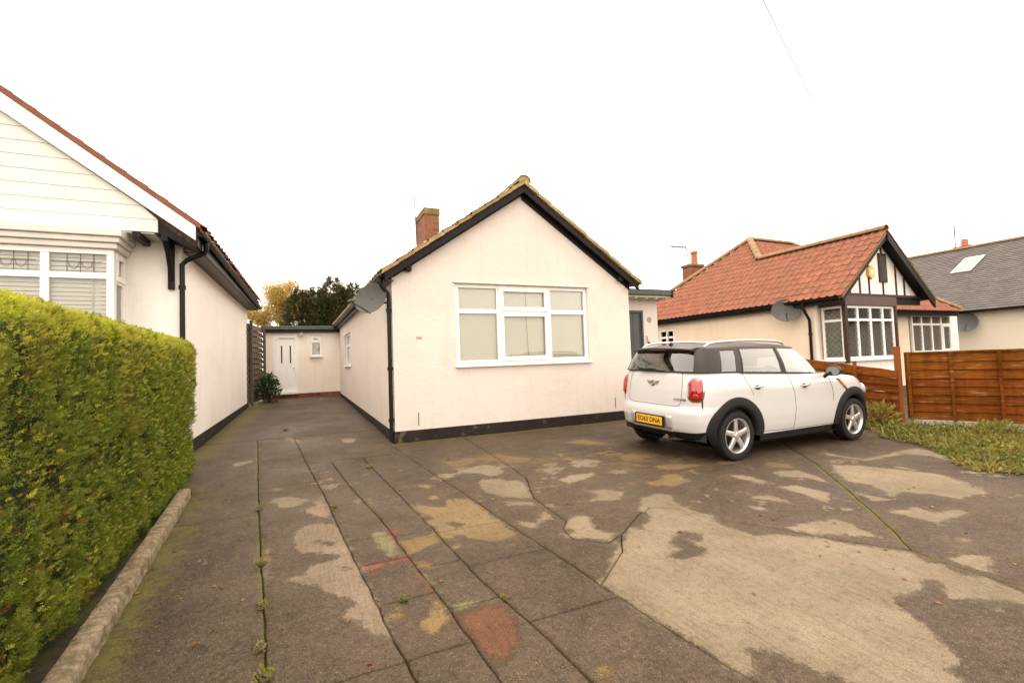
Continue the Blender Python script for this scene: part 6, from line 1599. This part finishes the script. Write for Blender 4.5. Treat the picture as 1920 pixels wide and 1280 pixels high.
# yellow tips, mostly along the top; their pale colour stands in for skylight
tp, ta_ = [], []
for k in range(26000):
    y = HYA + (HYB - HYA) * rs.random() ** .85; S = hsec(y, -.012); t = rs.random()
    seg = rs.uniform(5.0, 8.8) if t < .78 else (5 - rs.random() ** 2 * 4.2); i = int(seg); f = seg - i; a, b = S[i], S[min(i + 1, 12)]
    d = Vector((b[1] - a[1], 0, -(b[0] - a[0]))).normalized()
    tp.append((a[0] + (b[0] - a[0]) * f + rs.uniform(-.02, .012), y, a[1] + (b[1] - a[1]) * f + rs.uniform(-.02, .015))); ta_.append(tuple(d * .7 + Vector((rs.uniform(-.5, .5), rs.uniform(-.5, .5), rs.uniform(.2, 1.0)))))
MAT['hedge_tip'] = leafmat('hedge_tip', (.44, .46, .045), (.52, .46, .08), .38, .40)
tp = np.array(tp); o = bulk('lit_tips', MAT['hedge_tip'], hedge, FR, tp, np.array(ta_), RNG.normal(0, 1, (len(tp), 3)), RNG.uniform(.020, .044, len(tp))); o['kind'] = 'stuff'
# dry brown stems at the foot and a few brown sprigs
q = MB()
for k in range(46):
    y = rs.uniform(1.2, 7.3); z = gz(y); x = HX1 - rs.uniform(.13, .3); q.tube([(x, y, z), (x + rs.uniform(-.04, .06), y + rs.uniform(-.06, .06), z + .22), (x + rs.uniform(-.06, .1), y + rs.uniform(-.1, .1), z + .5)], [.013, .010, .006], 5)
q.build('stems', MAT['bark'], hedge, fix=False)
n2 = 700; pp = []
for k in range(n2):
    y = rs.uniform(1.0, 7.5); S = hsec(y, -.005); seg = rs.uniform(0, 5.5); i = int(seg); f = seg - i
    pp.append((S[i][0] + (S[i + 1][0] - S[i][0]) * f, y, S[i][1] + (S[i + 1][1] - S[i][1]) * f))
MAT['brownleaf'] = leafmat('dead_leaf', (.16, .045, .022), (.22, .11, .03), .15, .4)
o = bulk('dead_sprigs', MAT['brownleaf'], hedge, FR[:3], np.array(pp), RNG.normal(0, 1, (n2, 3)) + np.array([.6, 0, .2]), RNG.normal(0, 1, (n2, 3)), RNG.uniform(.025, .05, n2)); o['kind'] = 'stuff'

# leafy shrub at the foot of the old fence
def leafy_bush(name, label, cat, c, rx, ry, rz, n, mat, size, templ=LEAF, group=None, stems=6, updir=.4):
    t = thing(name, label, cat, c, group); c = Vector(c); P = []; A = []
    q = MB(); rr = random.Random(hash(label) % 1000)
    for k in range(stems):
        a = rr.uniform(0, 6.28); tip = c + Vector((math.cos(a) * rx * .6, math.sin(a) * ry * .6, rz * rr.uniform(1.2, 1.75))); q.tube([c, c.lerp(tip, .5) + Vector((rr.uniform(-.05, .05), rr.uniform(-.05, .05), 0)), tip], [.018, .012, .005], 5)
    q.build('stem', MAT['bark'], t)
    while len(P) < n:
        d = Vector((rr.gauss(0, 1), rr.gauss(0, 1), rr.gauss(0, 1))).normalized(); r = rr.random() ** .4
        k = 1 + .35 * noise.noise((d.x * 2 + c.x, d.y * 2, d.z * 2))
        p = c + Vector((d.x * rx * r * k, d.y * ry * r * k, rz + d.z * rz * r * k)); 
        if p.z < gz(p.y) + min(.02, rz * .3): continue
        P.append(p); A.append(d + Vector((rr.uniform(-.6, .6), rr.uniform(-.6, .6), rr.uniform(-.3, .8) + updir)))
    bulk('foliage', mat, t, templ, np.array([tuple(p) for p in P]), np.array([tuple(a) for a in A]), RNG.normal(0, 1, (n, 3)) * .5 + np.array([0, 0, 1]), RNG.uniform(size * .6, size * 1.2, n)); return t
MAT['shrub'] = leafmat('shrub_leaf', (.030, .058, .018), (.045, .075, .02), .2, .4, rough=.35)
leafy_bush('shrub', 'dark green leafy shrub between the old fence and the annexe door', 'shrub', (-.98, 17.2, gz(17.2)), .30, .42, .46, 700, MAT['shrub'], .12)

# ---------------------------------------------------------------- trees behind the annexe
def branch_tree(name, label, base, height, spread, n_leaf, mat, leafsize, seed, lean=0, droop=0):
    t = thing(name, label, 'tree', base); rr = random.Random(seed); base = Vector(base)
    wood = MB(); tips = []
    def grow(p, d, L, r, lv):
        pts = [p]; q = p; dd = d.copy()
        for k in range(4):
            dd = (dd + Vector((rr.uniform(-.18, .18), rr.uniform(-.18, .18), rr.uniform(-.05, .10)))).normalized(); q = q + dd * L / 4; pts.append(q)
            if lv >= 2: tips.append((q.copy(), dd.copy()))
        wood.tube(pts, [r * (1 - .16 * k) for k in range(5)], 6 if lv < 2 else 4, caps=False)
        if lv < 4:
            for k in range(3 if lv < 3 else 4):
                a = rr.uniform(0, 6.28); sdx = Vector((math.cos(a), math.sin(a), rr.uniform(.0, .5))) * spread
                grow(pts[rr.choice((2, 3, 4))], (dd + sdx).normalized(), L * rr.uniform(.55, .8), r * .5, lv + 1)
    grow(base, Vector((lean, 0, 1)).normalized(), height * .42, height * .022, 0)
    wood.build('trunk', MAT['bark'], t, fix=False)
    P, A = [], []
    while len(P) < n_leaf:
        p, d = rr.choice(tips); P.append(tuple(p + Vector((rr.gauss(0, .18), rr.gauss(0, .18), rr.gauss(0, .16))))); A.append(tuple(d + Vector((rr.uniform(-.8, .8), rr.uniform(-.8, .8), rr.uniform(-.6, .6)))))
    bulk('crown', mat, t, LEAF, np.array(P), np.array(A), RNG.normal(0, 1, (n_leaf, 3)), RNG.uniform(leafsize * .6, leafsize * 1.2, n_leaf)); return t
MAT['autumn'] = leafmat('autumn_leaf', (.50, .34, .07), (.50, .40, .15), .4, .35)
MAT['autumn2'] = leafmat('pale_autumn_leaf', (.46, .36, .16), (.40, .28, .08), .4, .3)
MAT['yew'] = leafmat('yew_leaf', (.045, .055, .017), (.075, .055, .02), .15, .5)
branch_tree('autumn_tree', 'golden yellow autumn tree rising behind the annexe roof at left', (-.75, 28.8, .3), 5.9, .85, 24000, MAT['autumn'], .095, 5)
branch_tree('autumn_tree', 'pale thin autumn tree with bare twigs behind the dark conifer', (1.9, 31, .3), 7.0, .9, 1500, MAT['autumn2'], .13, 9)
# dark dense conifer with several heads
cf = thing('conifer', 'dark green bushy conifer behind the annexe against the cream bungalow eaves', 'tree', (1.5, 26.2, .4))
q = MB()
for x in (1.0, 1.9, 2.5): q.tube([(1.6, 26.2, .3), (1.3 + (x - 1.3) * .6, 26.2, 2.5), (x, 26.2, 5.0)], [.16, .11, .04], 8)
q.build('trunk', MAT['bark'], cf)
P, A = [], []; rr = random.Random(21)
heads = [((.75, 26.0, 3.3), .95, 2.25), ((1.55, 26.3, 3.4), 1.0, 2.75), ((2.6, 26.2, 3.2), .9, 2.6), ((-.05, 26.1, 3.2), .8, 2.2), ((1.2, 25.8, 3.0), 1.1, 2.2), ((2.0, 25.9, 3.0), 1.0, 2.5)]
while len(P) < 15000:
    (hx_, hy_, hz_), r, h = rr.choice(heads); a = rr.uniform(0, 6.28); f = rr.uniform(-.4, 1); w = r * math.sqrt(max(0, 1 - max(f, 0) ** 1.7)) * rr.random() ** .35
    k = 1 + .32 * noise.noise((math.cos(a) * 1.8 + hx_ * 3, math.sin(a) * 1.8, f * 3.5))
    p = Vector((hx_ + math.cos(a) * w * k, hy_ + math.sin(a) * w * k, hz_ + f * h * (1 + .08 * math.sin(a * 5)))); P.append(tuple(p)); A.append((math.cos(a) + rr.uniform(-.5, .5), math.sin(a) + rr.uniform(-.5, .5), rr.uniform(.1, 1.3)))
bulk('crown', MAT['yew'], cf, FR, np.array(P), np.array(A), RNG.normal(0, 1, (len(P), 3)), RNG.uniform(.16, .34, len(P)))

# ---------------------------------------------------------------- planted strip at right: low ground cover, grass, fallen leaves
BED = [(8.75, 4.72), (8.30, 4.42), (8.20, 3.95), (7.75, 3.35), (7.15, 2.98), (7.0, 2.75), (7.3, 2.35), (7.9, 1.6), (10.9, 1.2), (10.62, 3.1), (9.9, 4.75), (9.6, 5.6), (8.9, 5.3)]
bs_ = MB(); _bi = inset([Vector(p) for p in BED], .13); bs_.add([(p.x, p.y, gz(p.y) + .010) for p in _bi], [tuple(range(len(BED)))])
tag(bs_.build('flower_bed', MAT['earth']), kind='structure')
MAT['cover'] = leafmat('ground_cover_leaf', (.15, .165, .025), (.25, .19, .035), .3, .5)
MAT['grass'] = leafmat('grass_blade', (.15, .165, .035), (.26, .22, .06), .3, .35)
MAT['fallen'] = leafmat('fallen_leaf', (.17, .058, .018), (.28, .16, .045), .15, .45)
BLADE = [([(-.035, 0, 0), (.035, 0, 0), (.025, .5, .05), (-.025, .5, .05), (.0, 1, .25), (0, 1, .26)], [(0, 1, 2, 3), (3, 2, 4, 5)])]
def scatter_bed(n, hmax, edge=.0):
    P = []
    while len(P) < n:
        x = random.uniform(6.9, 10.9); y = random.uniform(1.2, 5.6)
        if not in_poly(x + .10 * noise.noise((x * 5, y * 5, 0)), y + .10 * noise.noise((x * 5, y * 5, 7)), BED): continue
        m = max(0, .45 + 1.0 * noise.noise((x * 2.3, y * 2.3, 2)));
        if m < .18 and random.random() < .6: continue
        e = -float(sdf_poly(np.array([(x, y)]), BED)[0])
        P.append((x, y, gz(y) + .01 + hmax * random.random() * m * min(1, .25 + e * 1.2)))
    return np.array(P)
n = 8500; p = scatter_bed(n, .20)
o = bulk('ground_cover', MAT['cover'], None, LEAF, p, RNG.normal(0, .8, (n, 3)) + np.array([-.15, -.25, .6]), RNG.normal(0, .6, (n, 3)) + np.array([0, 0, 1]), RNG.uniform(.03, .075, n)); tag(o, 'yellow-green leafy ground cover along the foot of the brown fence', 'ground cover', kind='stuff')
n = 1300; p = scatter_bed(n, .02)
o = bulk('grass', MAT['grass'], None, BLADE, p, RNG.normal(0, .45, (n, 3)) + np.array([0, 0, .9]), RNG.normal(0, 1, (n, 3)), RNG.uniform(.10, .26, n)); tag(o, 'tufts of long grass among the ground cover', 'grass', kind='stuff')
# fallen leaves: in the bed, and a thin scatter over the drive
n = 2600; p = scatter_bed(n, .22); D = []
def dscat(x0, x1, y0, y1, k):
    for _ in range(k):
        x, y = random.uniform(x0, x1), random.uniform(y0, y1); D.append((x, y, surf(x, y) + .006))
dscat(-1.1, -.3, 1.5, 9, 46); dscat(-1.5, 1.2, 9, 18, 26); dscat(1.4, 6.0, 5.0, 8.0, 40); dscat(3.3, 7.2, .8, 3.0, 60); dscat(-.3, 3.4, 1.5, 5.0, 24)
p = np.concatenate([p, np.array(D)]); n = len(p)
o = bulk('fallen_leaves', MAT['fallen'], None, LEAF, p, RNG.normal(0, 1, (n, 3)) * np.array([1, 1, .12]), RNG.normal(0, .25, (n, 3)) + np.array([0, 0, 1]), RNG.uniform(.022, .05, n)); tag(o, 'russet and yellow leaves fallen on the drive and in the bed', 'fallen leaves', kind='stuff')
MAT['sprout'] = leafmat('sprout_leaf', (.20, .21, .04), (.28, .20, .04), .35, .3)
leafy_bush('perennial', 'yellowing leafy plant beside the brown fence post', 'plant', (9.35, 4.95, gz(4.95)), .22, .26, .22, 220, MAT['sprout'], .09, updir=.8)
leafy_bush('perennial', 'low yellowing plant at the foot of the fence panel right of the post', 'plant', (9.85, 3.6, gz(3.6)), .36, .34, .11, 320, MAT['sprout'], .07, updir=.8)
# weeds in the joints of the drive
wd = [(-.235, 3.30, 'bright weed in the drive joint with reddish leaf beside it'), (-.22, 2.84, 'largest weed tuft low in the left drive joint'), (-.40, 5.35, 'farthest weed tuft in the left drive joint'),
      (-.29, 3.95, 'small weed in the left drive joint beside the pink worn patch'), (-.185, 2.58, 'nearest weed tuft in the left drive joint'), (.27, 5.05, 'mossy tuft at the corner of the pinkish slab'), (-.31, 10.6, 'weed tuft far up the drive beside a bare brick'),
      (1.12, 2.74, 'little weed in the joint beside the red slab'), (.82, 6.55, 'yellow tuft in the joint before the bungalow corner'), (.55, 3.0, 'weed in the cross joint below the red-edged slab')]
for x, y, lb in wd:
    ws = random.choice((.6, .8, 1.0, 1.5))
    leafy_bush('weed', lb, 'weed', (x, y, gz(y)), .03 * ws, .06 * ws, .014 * ws, int(70 * ws), MAT['sprout'], .016, stems=2, group='weeds in the drive joints', updir=1.0)
